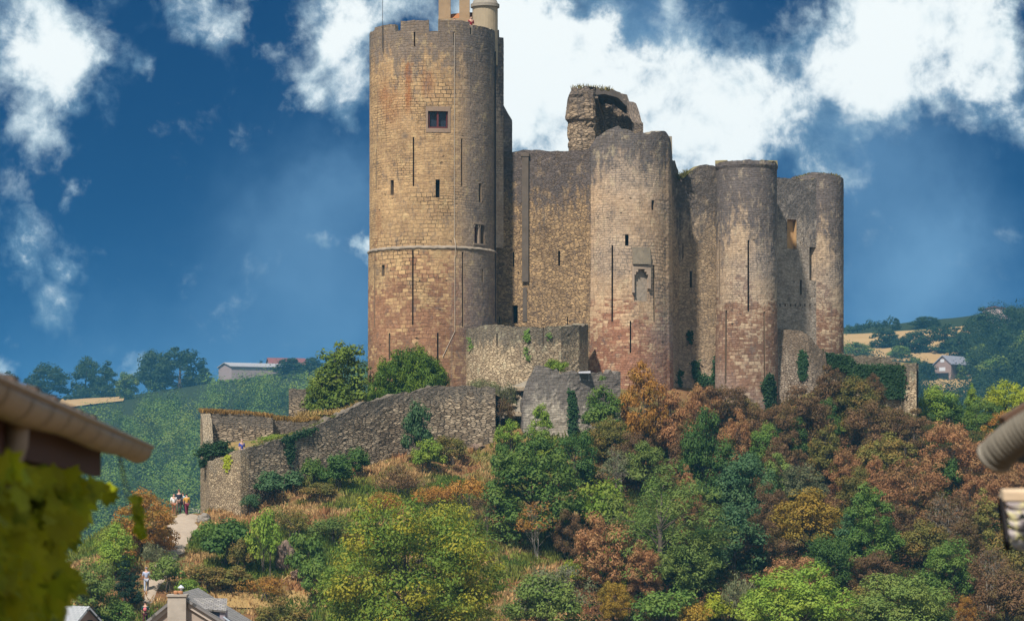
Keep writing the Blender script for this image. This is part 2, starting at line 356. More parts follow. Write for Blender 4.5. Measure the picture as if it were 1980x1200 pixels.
def h_raw(x, y):
    x = np.asarray(x, float); y = np.asarray(y, float); sh = np.broadcast(x, y).shape
    X = np.broadcast_to(x, sh).ravel(); Y = np.broadcast_to(y, sh).ravel()
    out = h_base(X, Y)
    w = sstep(-78, -46, X) * (1 - sstep(60, 95, X)) * sstep(158, 192, Y) * (1 - sstep(268, 325, Y))
    k = w > 0
    if k.any():
        q = np.c_[X[k] / _S, (Y[k] - 230) / _S]
        d2 = ((q[:, None] - _P[None]) ** 2).sum(-1)
        z = _phi(d2) @ _w[:_NP] + _w[_NP] + q @ _w[_NP + 1:]
        z = z + 0.35 * fbm(X[k] / 4.5, Y[k] / 4.5, 3, 3)
        out[k] = out[k] * (1 - w[k]) + z * w[k]
    return out.reshape(sh)
def ground_z(x, y): return float(h_raw(np.array([x]), np.array([y]))[0])
_YS = np.concatenate([np.arange(150, 300, 0.4), np.arange(300, 1500, 3.0)])
def ground_at(px, py, y0=150, y1=1500):
    """the point where the sight line through a photo pixel first meets the ground"""
    ys = _YS[(_YS >= y0) & (_YS <= y1)]
    z = (HY - py) * ys / K; h = h_raw((px - HX) * ys / K, ys)
    k = np.nonzero(h >= z)[0]
    i = k[0] if len(k) else int(np.argmin(z - h))
    Y = float(ys[i]); x = (px - HX) * Y / K
    return x, Y, float(h[i])

def ground_mat():
    m, t = newmat('hill_ground')
    p = t.n('ShaderNodeNewGeometry').outputs['Position']
    n1 = t.noise(p, 0.09, 5, 0.6); n2 = t.noise(p, 0.6, 5, 0.65); n3 = t.noise(p, 4.0, 4, 0.7)
    c = t.mix(t.mr(n1, 0.4, 0.6), (0.21, 0.125, 0.05), (0.085, 0.10, 0.028))
    c = t.mix(t.mr(n2, 0.42, 0.62), c, (0.15, 0.075, 0.035))
    c = t.mix(t.m('MULTIPLY', t.mr(n2, 0.5, 0.3), 0.6), c, (0.24, 0.17, 0.075))
    c = t.mix(0.6, c, t.mix(n3, (.5, .5, .5), (1.45, 1.45, 1.45)), 'MULTIPLY')
    # far wood floor coloured dark, standing in for shade between crowns
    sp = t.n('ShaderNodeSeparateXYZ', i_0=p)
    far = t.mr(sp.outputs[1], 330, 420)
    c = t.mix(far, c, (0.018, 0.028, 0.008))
    finish(t, c, 0.95, t.m('ADD', n2, t.m('MULTIPLY', n3, 0.4)), 0.4, 0.7, 0.1)
    return m
def build_ground():
    xs = np.concatenate([np.linspace(-1200, -300, 24), np.linspace(-270, -100, 24), np.linspace(-96, -50, 20), np.arange(-49, 63, 0.8), np.linspace(64, 110, 18), np.linspace(116, 300, 24), np.linspace(330, 1200, 24)])
    ys = np.concatenate([np.linspace(-400, 0, 8), np.linspace(12, 185, 26), np.arange(187, 275, 0.8), np.linspace(277, 340, 26), np.linspace(350, 1300, 70), np.linspace(1340, 2600, 16)])
    X, Y = np.meshgrid(xs, ys); Z = np.zeros_like(X)
    for i in range(0, len(ys), 20): Z[i:i + 20] = h_raw(X[i:i + 20], Y[i:i + 20])
    nx, ny = len(xs), len(ys)
    V = np.stack([X, Y, Z], -1).reshape(-1, 3)
    idx = np.arange(nx * ny).reshape(ny, nx)
    F = np.stack([idx[:-1, :-1], idx[:-1, 1:], idx[1:, 1:], idx[1:, :-1]], -1).reshape(-1, 4)
    me = bpy.data.meshes.new('ground'); me.from_pydata(V.tolist(), [], F.tolist())
    me.polygons.foreach_set('use_smooth', [True] * len(F)); me.update()
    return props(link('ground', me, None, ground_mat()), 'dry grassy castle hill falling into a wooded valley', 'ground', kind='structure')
build_ground()

def drape(name, quad, nu, nv, off, mat, label, cat, y0=150, y1=1500, wob=0.0):
    """a ground sheet (path, field) laid on the terrain inside four photo corners: bl, br, tr, tl"""
    P = [ground_at(*q, y0, y1) for q in quad]
    mb = MB(); g = []
    for j in range(nv + 1):
        row = []
        for i in range(nu + 1):
            a, b = i / nu, j / nv
            x = (P[0][0] * (1 - a) + P[1][0] * a) * (1 - b) + (P[3][0] * (1 - a) + P[2][0] * a) * b
            y = (P[0][1] * (1 - a) + P[1][1] * a) * (1 - b) + (P[3][1] * (1 - a) + P[2][1] * a) * b
            if i in (0, nu): x += wob * float(vnoise(b * 9.0, i, 4))
            row.append(mb.vert((x, y, ground_z(x, y) + off)))
        g.append(row)
    for j in range(nv):
        for i in range(nu): mb.face((g[j][i], g[j][i + 1], g[j + 1][i + 1], g[j + 1][i]))
    return props(mb.build(name, mat, None, True), label, cat, kind='structure')

def path_mat():
    m, t = newmat('gravel_path')
    p = t.n('ShaderNodeNewGeometry').outputs['Position']
    n = t.noise(p, 1.2, 6, 0.7); c = t.mix(n, (0.24, 0.185, 0.14), (0.38, 0.31, 0.24))
    finish(t, c, 0.95, n, 0.1, 0.6, 0.1); return m
def field_mat(a, b):
    m, t = newmat('stubble_field')
    p = t.n('ShaderNodeNewGeometry').outputs['Position']
    n = t.noise(t.vm('MULTIPLY', p, (0.02, 0.1, 0.02)), 1.0, 5, 0.6); finish(t, t.mix(n, a, b), 0.95, spec=0.05); return m
GRAVEL = path_mat()
def build_path():
    """pale footpath climbing the left shoulder of the hill"""
    cl = [(282, 1180, 26), (292, 1140, 26), (318, 1098, 34), (333, 1066, 44), (344, 1040, 50), (354, 1015, 52), (366, 996, 50), (376, 984, 50)]
    pts = []
    for px, py, w in cl:
        x, y, z = ground_at(px, py); pts.append((x, y, w * y / K / 2))
    mb = MB(); prev = None
    n = 60
    for k in range(n + 1):
        f = k / n * (len(pts) - 1); i = min(int(f), len(pts) - 2); a = f - i
        x, y, w = (pts[i][q] * (1 - a) + pts[i + 1][q] * a for q in range(3))
        w *= 1 + 0.25 * float(vnoise(k * 0.5, 3, 9))
        row = [mb.vert((x + s * w, y, ground_z(x + s * w, y) + 0.10 - 0.12 * (abs(s) == 1))) for s in (-1, -.6, -.2, .2, .6, 1)]
        if prev:
            for q in range(5): mb.face((prev[q], prev[q + 1], row[q + 1], row[q]))
        prev = row
    props(mb.build('path', GRAVEL, None, True), 'pale gravel footpath climbing the left shoulder of the hill', 'path', kind='structure')
build_path()
FIELD = field_mat((0.26, 0.165, 0.07), (0.36, 0.24, 0.11))
drape('field', [(1600, 700), (1900, 712), (1868, 633), (1620, 648)], 30, 14, 0.5, FIELD, 'large tan stubble field on the far hill right of the castle', 'field', 600, 1500)
drape('field', [(1780, 775), (1880, 770), (1880, 728), (1780, 733)], 12, 8, 0.5, FIELD, 'small dry field below the farmhouse', 'field', 600, 1500)
drape('field', [(110, 792), (238, 778), (246, 768), (120, 774)], 14, 6, 0.6, FIELD, 'tan field strip below the skyline trees left of the castle', 'field', 600, 1500)
drape('meadow', [(420, 1176), (650, 1180), (630, 1146), (425, 1146)], 16, 10, 0.12, field_mat((0.22, 0.145, 0.06), (0.30, 0.20, 0.08)), 'strip of dry golden grass behind the chimney house', 'meadow')
# ------------------------------------------------------------------ masonry builder
class Path:
    def __init__(s, pts=None, arc=None):
        """open polyline pts, or arc=(cx,cy,r,a0,a1) with angle 0 facing the camera, growing to the right"""
        s.arc = arc
        if arc:
            s.L = abs(arc[4] - arc[3]) * arc[2]; s.closed = abs(abs(arc[4] - arc[3]) - 2 * pi) < 1e-6
        else:
            s.p = np.array(pts, float); seg = np.linalg.norm(np.diff(s.p, axis=0), axis=1); s.c = np.r_[0, np.cumsum(seg)]; s.L = s.c[-1]; s.closed = False
    def pos(s, u):
        if s.arc:
            cx, cy, r, a0, a1 = s.arc; a = a0 + (a1 - a0) * u / s.L
            return cx + r * sin(a), cy - r * cos(a)
        return float(np.interp(u, s.c, s.p[:, 0])), float(np.interp(u, s.c, s.p[:, 1]))
    def nrm(s, u):
        if s.arc:
            cx, cy, r, a0, a1 = s.arc; a = a0 + (a1 - a0) * u / s.L
            return sin(a), -cos(a)
        e = 0.02; k = int(np.clip(np.searchsorted(s.c, u, 'right') - 1, 0, len(s.p) - 2))
        def sn(k):
            d = s.p[k + 1] - s.p[k]; d = d / np.linalg.norm(d); return np.array((d[1], -d[0]))
        n = sn(k)
        if k > 0 and abs(u - s.c[k]) < e: n = n + sn(k - 1); n = n / max(0.35, (n @ n) ** .5 * 1.0); 
        elif k < len(s.p) - 2 and abs(u - s.c[k + 1]) < e: n = n + sn(k + 1); n = n / max(0.35, (n @ n) ** .5)
        return float(n[0]), float(n[1])
    def breaks(s): return [] if s.arc else list(s.c)
    def u_of(s, px, rng=None):
        best = None
        for u in np.linspace(0, s.L, 1500):
            x, y = s.pos(u); nx, ny = s.nrm(u)
            if nx * x + ny * y > 0: continue          # faces away
            e = abs(HX + x / y * K - px)
            if best is None or e < best[0]: best = (e, u)
        return best[1]
    def Y(s, u): return s.pos(u)[1]
def ztop_from_px(path, pts, step=None):
    """top profile from photo points (px,py) -> function of u"""
    us = []; zs = []
    for px, py in pts:
        u = path.u_of(px); us.append(u); zs.append(zof(py, path.Y(u)))
    o = np.argsort(us); us = np.array(us)[o]; zs = np.array(zs)[o]
    return lambda u: float(np.interp(u, us, zs))
def masonry(name, path, ztop, zbot, thick, mat, parent=None, openings=(), du=0.4, dz=0.31, jit=0.035, seed=1, rag=0.12, zin=None, off=None, extra=(), label=None, floor=None, capmat=None, blk=0.55):
    """one wall: outer face with real recesses, broken or crenellated top with thickness, inner face. openings in photo px"""
    rng = np.random.default_rng(seed)
    ops = []
    for o in openings:
        u0, u1 = path.u_of(o[1]), path.u_of(o[2]); Ym = path.Y((u0 + u1) / 2)
        ops.append((o[0], min(u0, u1), max(u0, u1), zof(o[4], Ym), zof(o[3], Ym), o[5], o[6] if len(o) > 6 else None))
    us = list(np.linspace(0, path.L, max(2, int(round(path.L / du)) + 1)))
    us += [u for o in ops for u in (o[1], o[2])] + [u + e for u in extra for e in (-0.01, 0.01)] + path.breaks()
    us = sorted(set(round(u, 4) for u in us if 0 <= u <= path.L + 1e-6))
    keep = set(round(u, 4) for o in ops for u in (o[1], o[2])) | set(round(u + e, 4) for u in extra for e in (-0.01, 0.01)) | set(round(u, 4) for u in path.breaks()) | {us[0], us[-1]}
    f = [us[0]]
    for u in us[1:]:
        if u - f[-1] < 0.12 and u not in keep: continue
        if u - f[-1] < 0.12 and f[-1] not in keep: f[-1] = u; continue
        f.append(u)
    us = f; n = len(us)
    blkz = lambda u: rag * float(vnoise(math.floor(u / blk) * 7.3 + 0.37, seed * 3.1, seed)) + 0.05 * float(vnoise(u * 5, 1, seed + 3))
    zt = np.array([ztop(u) + (blkz(u) if rag else 0) for u in us])
    if path.closed: zt[-1] = zt[0]
    zs = list(np.arange(zbot, zt.max() + dz, dz)) + [z for o in ops for z in (o[3], o[4])]
    zs = sorted(set(round(z, 4) for z in zs)); kz = set(round(z, 4) for o in ops for z in (o[3], o[4]))
    g = [zs[0]]
    for z in zs[1:]:
        if z - g[-1] < 0.1 and z not in kz: continue
        if z - g[-1] < 0.1 and g[-1] not in kz: g[-1] = z; continue
        g.append(z)
    zs = g
    mb = MB(); V = {}
    J = rng.normal(0, jit * .28, (n, len(zs) + 1))
    if path.closed: J[-1] = J[0]
    def inop(u, z, e=1e-3): return any(o[1] - e <= u <= o[2] + e and o[3] - e <= z <= o[4] + e for o in ops)
    def P(i, z, jj):
        u = us[i]; x, y = path.pos(u); nx, ny = path.nrm(u); d = jj + (off(u, z) if off else 0)
        return (x + nx * d, y + ny * d, z)
    def vid(i, j):
        z = min(zs[j], zt[i]); 
        key = (i, j)
        if key not in V:
            jj = 0.0 if inop(us[i], z) else float(J[i, j])
            V[key] = mb.vert(P(i, z, jj), zt[i] - z)
        return V[key]
    for i in range(n - 1):
        for j in range(len(zs) - 1):
            if zs[j] >= zt[i] - 1e-6 and zs[j] >= zt[i + 1] - 1e-6: continue
            uc, zc = (us[i] + us[i + 1]) / 2, (zs[j] + zs[j + 1]) / 2
            if any(o[1] < uc < o[2] and o[3] < zc < o[4] for o in ops): continue
            q = [(i, j), (i + 1, j), (i + 1, j + 1), (i, j + 1)]
            idx = [vid(*c) for c in q]; zz = [min(zs[c[1]], zt[c[0]]) for c in q]
            mb.face(idx, 0, [(us[c[0]], z) for c, z in zip(q, zz)])
    # top, inner face, ends
    zi = zin if zin is not None else zbot
    top_o, top_i, in_b = [], [], []
    for i in range(n):
        x, y = path.pos(us[i]); nx, ny = path.nrm(us[i]); o = off(us[i], zt[i]) if off else 0
        top_o.append(mb.vert(P(i, zt[i], 0.0), 0.0))
        zz = zt[i] + (0.06 * rng.normal() if rag else 0)
        top_i.append(mb.vert((x - nx * thick, y - ny * thick, zz), 0.0)); in_b.append(mb.vert((x - nx * thick, y - ny * thick, min(zi, zz)), 3.0))
    for i in range(n - 1):
        a = [(us[i], 0), (us[i + 1], 0), (us[i + 1], thick), (us[i], thick)]
        mb.face((top_o[i], top_o[i + 1], top_i[i + 1], top_i[i]), 1 if capmat else 0, a)
        mb.face((top_i[i], top_i[i + 1], in_b[i + 1], in_b[i]), 0, [(us[i], zt[i]), (us[i + 1], zt[i + 1]), (us[i + 1], zi), (us[i], zi)])
    if not path.closed:
        for i in (0, n - 1):
            x, y = path.pos(us[i]); nx, ny = path.nrm(us[i]); prev = None
            for j in range(len(zs)):
                z = min(zs[j], zt[i])
                a = mb.vert(P(i, z, float(J[i, j]) if not inop(us[i], z) else 0), zt[i] - z); b = mb.vert((x - nx * thick, y - ny * thick, z), zt[i] - z)
                if prev and z - prev[2] > 1e-5: mb.face((prev[0], prev[1], b, a) if i == 0 else (prev[1], prev[0], a, b), 0, [(0, prev[2]), (thick, prev[2]), (thick, z), (0, z)] if i == 0 else [(thick, prev[2]), (0, prev[2]), (0, z), (thick, z)])
                prev = (a, b, z)
    if floor is not None and path.closed:
        c = mb.vert((path.arc[0], path.arc[1], floor + 0.3), 0.0); ring = [mb.vert((*[path.pos(u)[k] - path.nrm(u)[k] * thick * 0.98 for k in (0, 1)], floor), 0.0) for u in us[:-1]]
        for a, b in zip(ring, ring[1:] + ring[:1]): mb.face((a, b, c), 1 if capmat else 0, [(0, 0), (.5, 0), (.2, .5)])
    o_ = mb.build(name, [mat] + ([capmat] if capmat else []), parent, False, 'below')
    if label: o_['label'] = label
    # recesses as sub-parts
    for (nm, u0, u1, z0, z1, dep, bm) in ops:
        sb = MB(); um = (u0 + u1) / 2; nx, ny = path.nrm(um)
        A = [(*path.pos(u0), z0), (*path.pos(u1), z0), (*path.pos(u1), z1), (*path.pos(u0), z1)]
        of = [off(u0, z0), off(u1, z0), off(u1, z1), off(u0, z1)] if off else [0] * 4
        A = [(p[0] + nx * d, p[1] + ny * d, p[2]) for p, d in zip(A, of)]
        B = [(p[0] - nx * dep, p[1] - ny * dep, p[2]) for p in A]
        for a, b in ((0, 1), (1, 2), (2, 3), (3, 0)): sb.quad(A[a], A[b], B[b], B[a], 0, [(u0, z0), (u1, z0), (u1, z0 + dep), (u0, z0 + dep)])
        sb.quad(B[0], B[1], B[2], B[3], 1, [(u0, z0), (u1, z0), (u1, z1), (u0, z1)])
        sb.build(nm, [LITJAMB if bm is LITJAMB else JAMB, bm or DARK], o_, False, 'below')
    return o_
DARK = plain('dark_interior', (0.012, 0.011, 0.012), 0.95)
JAMB = plain('jamb_stone', (0.24, 0.17, 0.11), 0.95)
LITJAMB = plain('painted_sunlit_reveal', (0.42, 0.26, 0.12), 0.95, 0.3)  # ochre brightened so the shadowed window reveal looks sunlit
REDW = plain('dark_red_painted_wood', (0.10, 0.018, 0.016), 0.6)
GLASS = plain('dark_leaded_glass', (0.018, 0.024, 0.035), 0.25, 0.3, 8)
ASHLAR = plain('pale_ashlar', (0.30, 0.24, 0.19), 0.9, 0.2, 2)
MOSS = plain('mossy_wall_top', (0.16, 0.13, 0.06), 0.95, 0.5, 0.9, bump=0.05)
RUB = plain('rubble_top', (0.20, 0.17, 0.13), 0.95, 0.5, 1.6, bump=0.06)
SLATE = None
# ------------------------------------------------------------------ the castle
OCH1, OCH2, MORT = (0.40, 0.27, 0.14), (0.24, 0.155, 0.085), (0.34, 0.26, 0.17)
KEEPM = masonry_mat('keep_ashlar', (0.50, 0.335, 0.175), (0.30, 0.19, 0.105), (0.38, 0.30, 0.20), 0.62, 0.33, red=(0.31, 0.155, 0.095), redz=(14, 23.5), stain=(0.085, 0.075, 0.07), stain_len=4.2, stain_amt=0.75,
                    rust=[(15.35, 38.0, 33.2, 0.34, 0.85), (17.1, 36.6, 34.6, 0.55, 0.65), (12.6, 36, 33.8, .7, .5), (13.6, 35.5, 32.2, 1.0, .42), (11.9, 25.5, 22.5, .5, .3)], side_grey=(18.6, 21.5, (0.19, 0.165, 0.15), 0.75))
TM = masonry_mat('tower_ashlar', (0.52, 0.365, 0.23), (0.33, 0.22, 0.14), (0.40, 0.33, 0.24), 0.55, 0.31, red=(0.32, 0.14, 0.09), redz=(12, 19.5), stain=(0.07, 0.063, 0.062), stain_len=3.4, stain_amt=0.88, grey=(0.33, 0.30, 0.275), grey_amt=0.45)
TM3 = masonry_mat('stained_tower_ashlar', (0.48, 0.36, 0.245), (0.31, 0.225, 0.16), (0.38, 0.31, 0.23), 0.55, 0.31, red=(0.25, 0.13, 0.085), redz=(13, 22), stain=(0.075, 0.065, 0.063), stain_len=7.0, stain_amt=0.92, grey=(0.31, 0.28, 0.265), grey_amt=0.6)
WM = masonry_mat('curtain_rubble', (0.46, 0.31, 0.165), (0.18, 0.12, 0.075), (0.15, 0.105, 0.07), 0.34, 0.145, stain=(0.07, 0.058, 0.054), stain_len=5.0, stain_amt=0.92, rubble=True, bump=0.09)
WM3 = masonry_mat('grey_curtain_rubble', (0.42, 0.36, 0.30), (0.26, 0.21, 0.17), (0.26, 0.22, 0.18), 0.34, 0.15, stain=(0.08, 0.072, 0.068), stain_len=5.0, stain_amt=0.92, rubble=True, bump=0.06)
BARB = masonry_mat('pale_rubble', (0.53, 0.42, 0.28), (0.28, 0.205, 0.135), (0.15, 0.11, 0.075), 0.36, 0.14, stain=(0.07, 0.062, 0.05), stain_len=1.6, stain_amt=0.75, rubble=True, bump=0.08)
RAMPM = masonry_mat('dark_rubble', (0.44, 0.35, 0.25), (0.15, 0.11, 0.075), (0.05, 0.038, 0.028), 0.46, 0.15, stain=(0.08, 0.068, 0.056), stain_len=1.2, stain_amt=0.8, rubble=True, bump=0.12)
LITM = masonry_mat('sunlight_painted_rubble', (0.44, 0.345, 0.225), (0.22, 0.165, 0.11), (0.13, 0.095, 0.065), 0.26, 0.18, stain=(0.14, 0.12, 0.09), stain_len=0.8, stain_amt=0.5, rubble=True, bump=0.08)  # paler copy of the enclosure rubble, sunlight put into its colour
RUINM = masonry_mat('ruined_grey_masonry', (0.42, 0.37, 0.30), (0.22, 0.18, 0.14), (0.16, 0.13, 0.10), 0.6, 0.32, stain=(0.07, 0.06, 0.055), stain_len=3.2, stain_amt=0.8, grey=(0.33, 0.32, 0.30), grey_amt=0.6)

castle = empty('castle', (-1, 252, 8), 'ruined hilltop castle with tall round keep and a row of lower round towers', 'castle')
def part(name, *a, **k):
    o = masonry(name, *a, parent=None, **k)
    o.parent = castle; o.matrix_parent_inverse = Matrix.Translation((1, -252, -8))
    return o
def under(o, p):
    o.parent = p; o.matrix_parent_inverse = p.matrix_parent_inverse.copy() if False else Matrix.Identity(4)
    return o

# --- keep: a round tower, battlements on top
KC = (xof(836, 250), 250.0); KR = 5.52
kp = Path(arc=(KC[0], KC[1], KR, -pi, pi))
def ku(px): return kp.u_of(px)
mer = [(713.6, 724, 49), (724, 764, 45), (764, 774.5, 60), (774.5, 829.5, 41), (829.5, 847.5, 63), (847.5, 908.5, 40), (908.5, 913.5, 64), (913.5, 957.5, 45)]
kedges = []
for a, b, y in mer: kedges += [(ku(a + .2), ku(b - .2), zof(y, 245.0))]
def keep_top(u):
    for a, b, z in kedges:
        if a <= u <= b: return z
    # round the back: the same rhythm of merlons and gaps
    return 40.0 + (0.35 if (u / 2.6) % 1 < 0.68 else 0.0)
ZR = zof(480, 245)
slit = lambda n, x, y0, y1, w=3.2, d=0.7: (n, x - w / 2, x + w / 2, y0, y1, d)
kops = [slit('arrow_slit', 799.5, 265, 360), slit('arrow_slit', 893, 268, 360), slit('arrow_slit', 727.5, 288, 366, 1.6),
        slit('arrow_slit', 739.5, 52, 93, 2), slit('arrow_slit', 801.5, 62, 90, 2.6), slit('arrow_slit', 878.3, 62, 88, 3),
        ('window', 755, 761.5, 348, 377, 0.5), ('window', 842, 850.5, 347, 382, 0.5), ('window', 926, 930.5, 355, 391, 0.5),
        ('window', 827.5, 866.5, 215, 248, 0.35, GLASS), ('window', 917.5, 936.5, 434, 471, 0.45, REDW),
        slit('arrow_slit', 799, 485, 628), slit('arrow_slit', 893.5, 487, 632), slit('arrow_slit', 727, 488, 634, 1.5),
        ('window', 739.5, 745.5, 512, 534, 0.4), slit('arrow_slit', 755, 644, 696, 3), slit('arrow_slit', 846.3, 643, 708, 3.4), slit('arrow_slit', 931, 520, 546, 3, .5)]
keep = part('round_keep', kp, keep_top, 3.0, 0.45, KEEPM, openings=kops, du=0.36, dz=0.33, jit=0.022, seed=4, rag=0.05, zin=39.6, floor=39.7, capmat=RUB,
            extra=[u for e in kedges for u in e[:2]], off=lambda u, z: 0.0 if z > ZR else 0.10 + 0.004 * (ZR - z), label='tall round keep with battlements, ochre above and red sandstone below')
sub = lambda name, mb, mats, par, smooth=False: mb.build(name, mats if isinstance(mats, list) else [mats], par, smooth)
# string course
mb = MB(); N = 120; prev = None
prof = [(0.0, 0.20), (0.12, 0.12), (0.19, 0.03), (0.17, -0.06), (0.05, -0.11)]
rr = random.Random(3)
for k in range(N + 1):
    a = 2 * pi * k / N; dz = 0.03 * rr.uniform(-1, 1); row = []
    for r, z in prof:
        R = KR + r + 0.02 * rr.uniform(-1, 1)
        row.append(mb.vert((KC[0] + R * sin(a), KC[1] - R * cos(a), ZR + z + (dz if k < N else 0))))
    if prev:
        for q in range(4): mb.face((prev[q], prev[q + 1], row[q + 1], row[q]))
    prev = row
sub('string_course', mb, plain('weathered_course', (0.24, 0.195, 0.15), 0.95, 0.75, 1.2), keep)
def front_box(mb, path, px0, px1, py0, py1, d0, d1, mi=0):
    """a small block standing on the outer face of a path, between photo columns/rows, from d0 to d1 out of the face"""
    u0, u1 = path.u_of(px0), path.u_of(px1); Ym = path.Y((u0 + u1) / 2); z1, z0 = zof(py0, Ym), zof(py1, Ym)
    if abs(u1 - u0) > .6 and path.arc:
        n = int(abs(u1 - u0) / .45) + 1; ring = []
        for k in range(n + 1):
            u = u0 + (u1 - u0) * k / n; x, y = path.pos(u); nx, ny = path.nrm(u)
            ring.append([mb.vert((x + nx * d, y + ny * d, z)) for d, z in ((d0, z0), (d1, z0), (d1, z1), (d0, z1))])
        for a, b in zip(ring, ring[1:]):
            for k in range(4): mb.face((a[k], b[k], b[(k + 1) % 4], a[(k + 1) % 4]), mi)
        mb.face(ring[0][::-1], mi); mb.face(ring[-1], mi); return
    pts = []
    for u, d in ((u0, d0), (u1, d0), (u1, d1), (u0, d1)):
        x, y = path.pos(u); nx, ny = path.nrm(u); pts.append((x + nx * d, y + ny * d))
    lo = [mb.vert((x, y, z0)) for x, y in pts]; hi = [mb.vert((x, y, z1)) for x, y in pts]
    mb.face(lo[::-1], mi); mb.face(hi, mi)
    for k in range(4): mb.face((lo[k], lo[(k + 1) % 4], hi[(k + 1) % 4], hi[k]), mi)
# mullioned window dressing
mb = MB()
for a in ((824, 827.5, 206, 256), (866.5, 871, 206, 256), (827.5, 866.5, 206, 215), (827.5, 866.5, 248, 256)): front_box(mb, kp, *a, -0.1, 0.045)
sub('window_surround', mb, plain('grey_ashlar_surround', (0.25, 0.175, 0.125), 0.9, 0.25, 1.5), keep)
mb = MB()
for a in ((844.8, 848.6, 215.5, 247.5), (828, 830, 215.5, 247.5), (864, 866, 215.5, 247.5), (830, 844.8, 245, 247.5), (848.6, 864, 245, 247.5)): front_box(mb, kp, *a, -0.32, -0.12)
sub('window_frame', mb, REDW, keep)
# twin lancet column and hood
mb = MB(); front_box(mb, kp, 925.6, 928.2, 440, 470.5, -0.3, 0.04); front_box(mb, kp, 916, 938, 430.5, 434, -0.1, 0.05); front_box(mb, kp, 917.3, 918.4, 434, 438, -0.3, 0.03); front_box(mb, kp, 924.6, 925.8, 434, 440, -0.3, 0.03); front_box(mb, kp, 928, 929.4, 434, 440, -0.3, 0.03); front_box(mb, kp, 935.4, 936.6, 434, 438, -0.3, 0.03)
front_box(mb, kp, 915, 939, 471, 474, -0.1, 0.07)
sub('lancet_column', mb, plain('warm_grey_ashlar', (0.25, 0.19, 0.14), 0.9, 0.25, 2), keep)
# lightning conductor, a thin pale cable down the face
mb = MB(); pts = []
for py in range(64, 650, 12):
    u = kp.u_of(878.2); d = 0.06 if py < 470 else (0.30 if py < 492 else 0.17); x, y = kp.pos(u); nx, ny = kp.nrm(u); pts.append((x + nx * d, y + ny * d, zof(py, y)))
u = kp.u_of(855)
x, y = kp.pos(u); nx, ny = kp.nrm(u); pts.append((x + nx * .2, y + ny * .2, zof(690, y)))
mb.tube(pts, 0.022, 5); sub('lightning_cable', mb, plain('pale_cable', (0.5, 0.42, 0.33), 0.6), keep)
# near-black tube drawn in as the shadow seam in the angle
mb = MB(); mb.tube([(xof(957.6, 248.9), 248.9, zof(y, 248.9)) for y in (100, 300, 480, 622)], 0.07, 6); sub('shadow_seam', mb, plain('shadow_seam_black', (0.02, 0.018, 0.02), 0.6), keep)
# flag rod at the left of the battlements
mb = MB(); mb.tube([(xof(740, 246), 246.2, 38.5), (xof(739.5, 246), 246.2, zof(-6, 246))], [0.035, 0.02], 5); sub('lightning_rod', mb, plain('iron_rod', (0.05, 0.05, 0.055), 0.5), keep)
# cap house: two chimney piers joined by a lintel, tiled lean-to between them
mb = MB(); Yp = 251.0; X = lambda p: xof(p, Yp); Z = lambda p: zof(p, Yp)
mb.box((X(848), Yp, 38.5), (X(871), Yp + 1.0, Z(-26))); mb.box((X(888), Yp, 38.5), (X(908), Yp + 1.0, Z(-26)))
mb.box((X(846), Yp - .1, Z(-26)), (X(910), Yp + 1.1, Z(-38))); mb.box((X(848), Yp - 0.45, 38.5), (X(910), Yp - 0.004, Z(37)))
sub('chimney_piers', mb, plain('brown_ashlar', (0.30, 0.205, 0.12), 0.95, 0.35, 1.3, bump=.03), keep)
mb = MB(); mb.quad((X(871), Yp + .05, Z(38)), (X(888), Yp + .05, Z(38)), (X(888), Yp + 1.2, Z(21)), (X(871), Yp + 1.2, Z(23)))
mb.quad((X(871), Yp + 1.2, Z(23)), (X(888), Yp + 1.2, Z(21)), (X(888), Yp + 1.25, Z(38)), (X(871), Yp + 1.25, Z(38)))
mb.box((X(908.2), Yp + .6, 38.5), (X(915), Yp + 1.6, Z(22)))
sub('tiled_lean_to', mb, plain('orange_tile', (0.30, 0.12, 0.045), 0.9, 0.4, 4), keep)
# stair turret with a stone cone
mb = MB(); cx = xof(938, 251); mb.lathe([(1.12, 38.0), (1.12, zof(16, 251))], (cx, 251, 0), 28)
tur = sub('stair_turret', mb, plain('buff_turret_stone', (0.34, 0.27, 0.18), 0.95, 0.3, 1.2, bump=.03), keep)
mb = MB(); mb.lathe([(1.1, zof(16, 251)), (1.27, zof(15, 251)), (1.27, zof(9, 251)), (1.16, zof(8.5, 251)), (0.72, zof(-14, 251)), (0.04, zof(-44, 251))], (cx, 251, 0), 28)
sub('cone_roof', mb, plain('lichened_cone_stone', (0.27, 0.235, 0.19), 0.95, 0.5, 1.0, bump=.03), keep)
# stair shaft clinging to the right flank, with the sloping latrine shaft below
sp_ = Path(pts=[(xof(948, 251.2), 251.2), (xof(973.5, 252), 252.0), (xof(974, 254.5), 254.5), (xof(955, 255), 255)])
part('stair_shaft', sp_, lambda u: zof(46, 250) if u < .6 else (zof(52, 250) if u < 0.95 else zof(66, 250)), 22.0, 0.3, TM3, seed=8, rag=0.0, jit=0.02, extra=[.6, .95], zin=30)
sp_ = Path(pts=[(xof(955, 251.9), 251.9), (xof(990, 252.3), 252.3), (xof(990.5, 254), 254)])
la = part('latrine_shaft', sp_, ztop_from_px(sp_, [(956, 182), (966, 190), (988.6, 231), (990, 233)]), 29.6, 0.5, TM3, openings=[('niche', 969.5, 974, 238, 272, 0.35)], seed=9, rag=0.03, jit=0.02, zin=29.6)

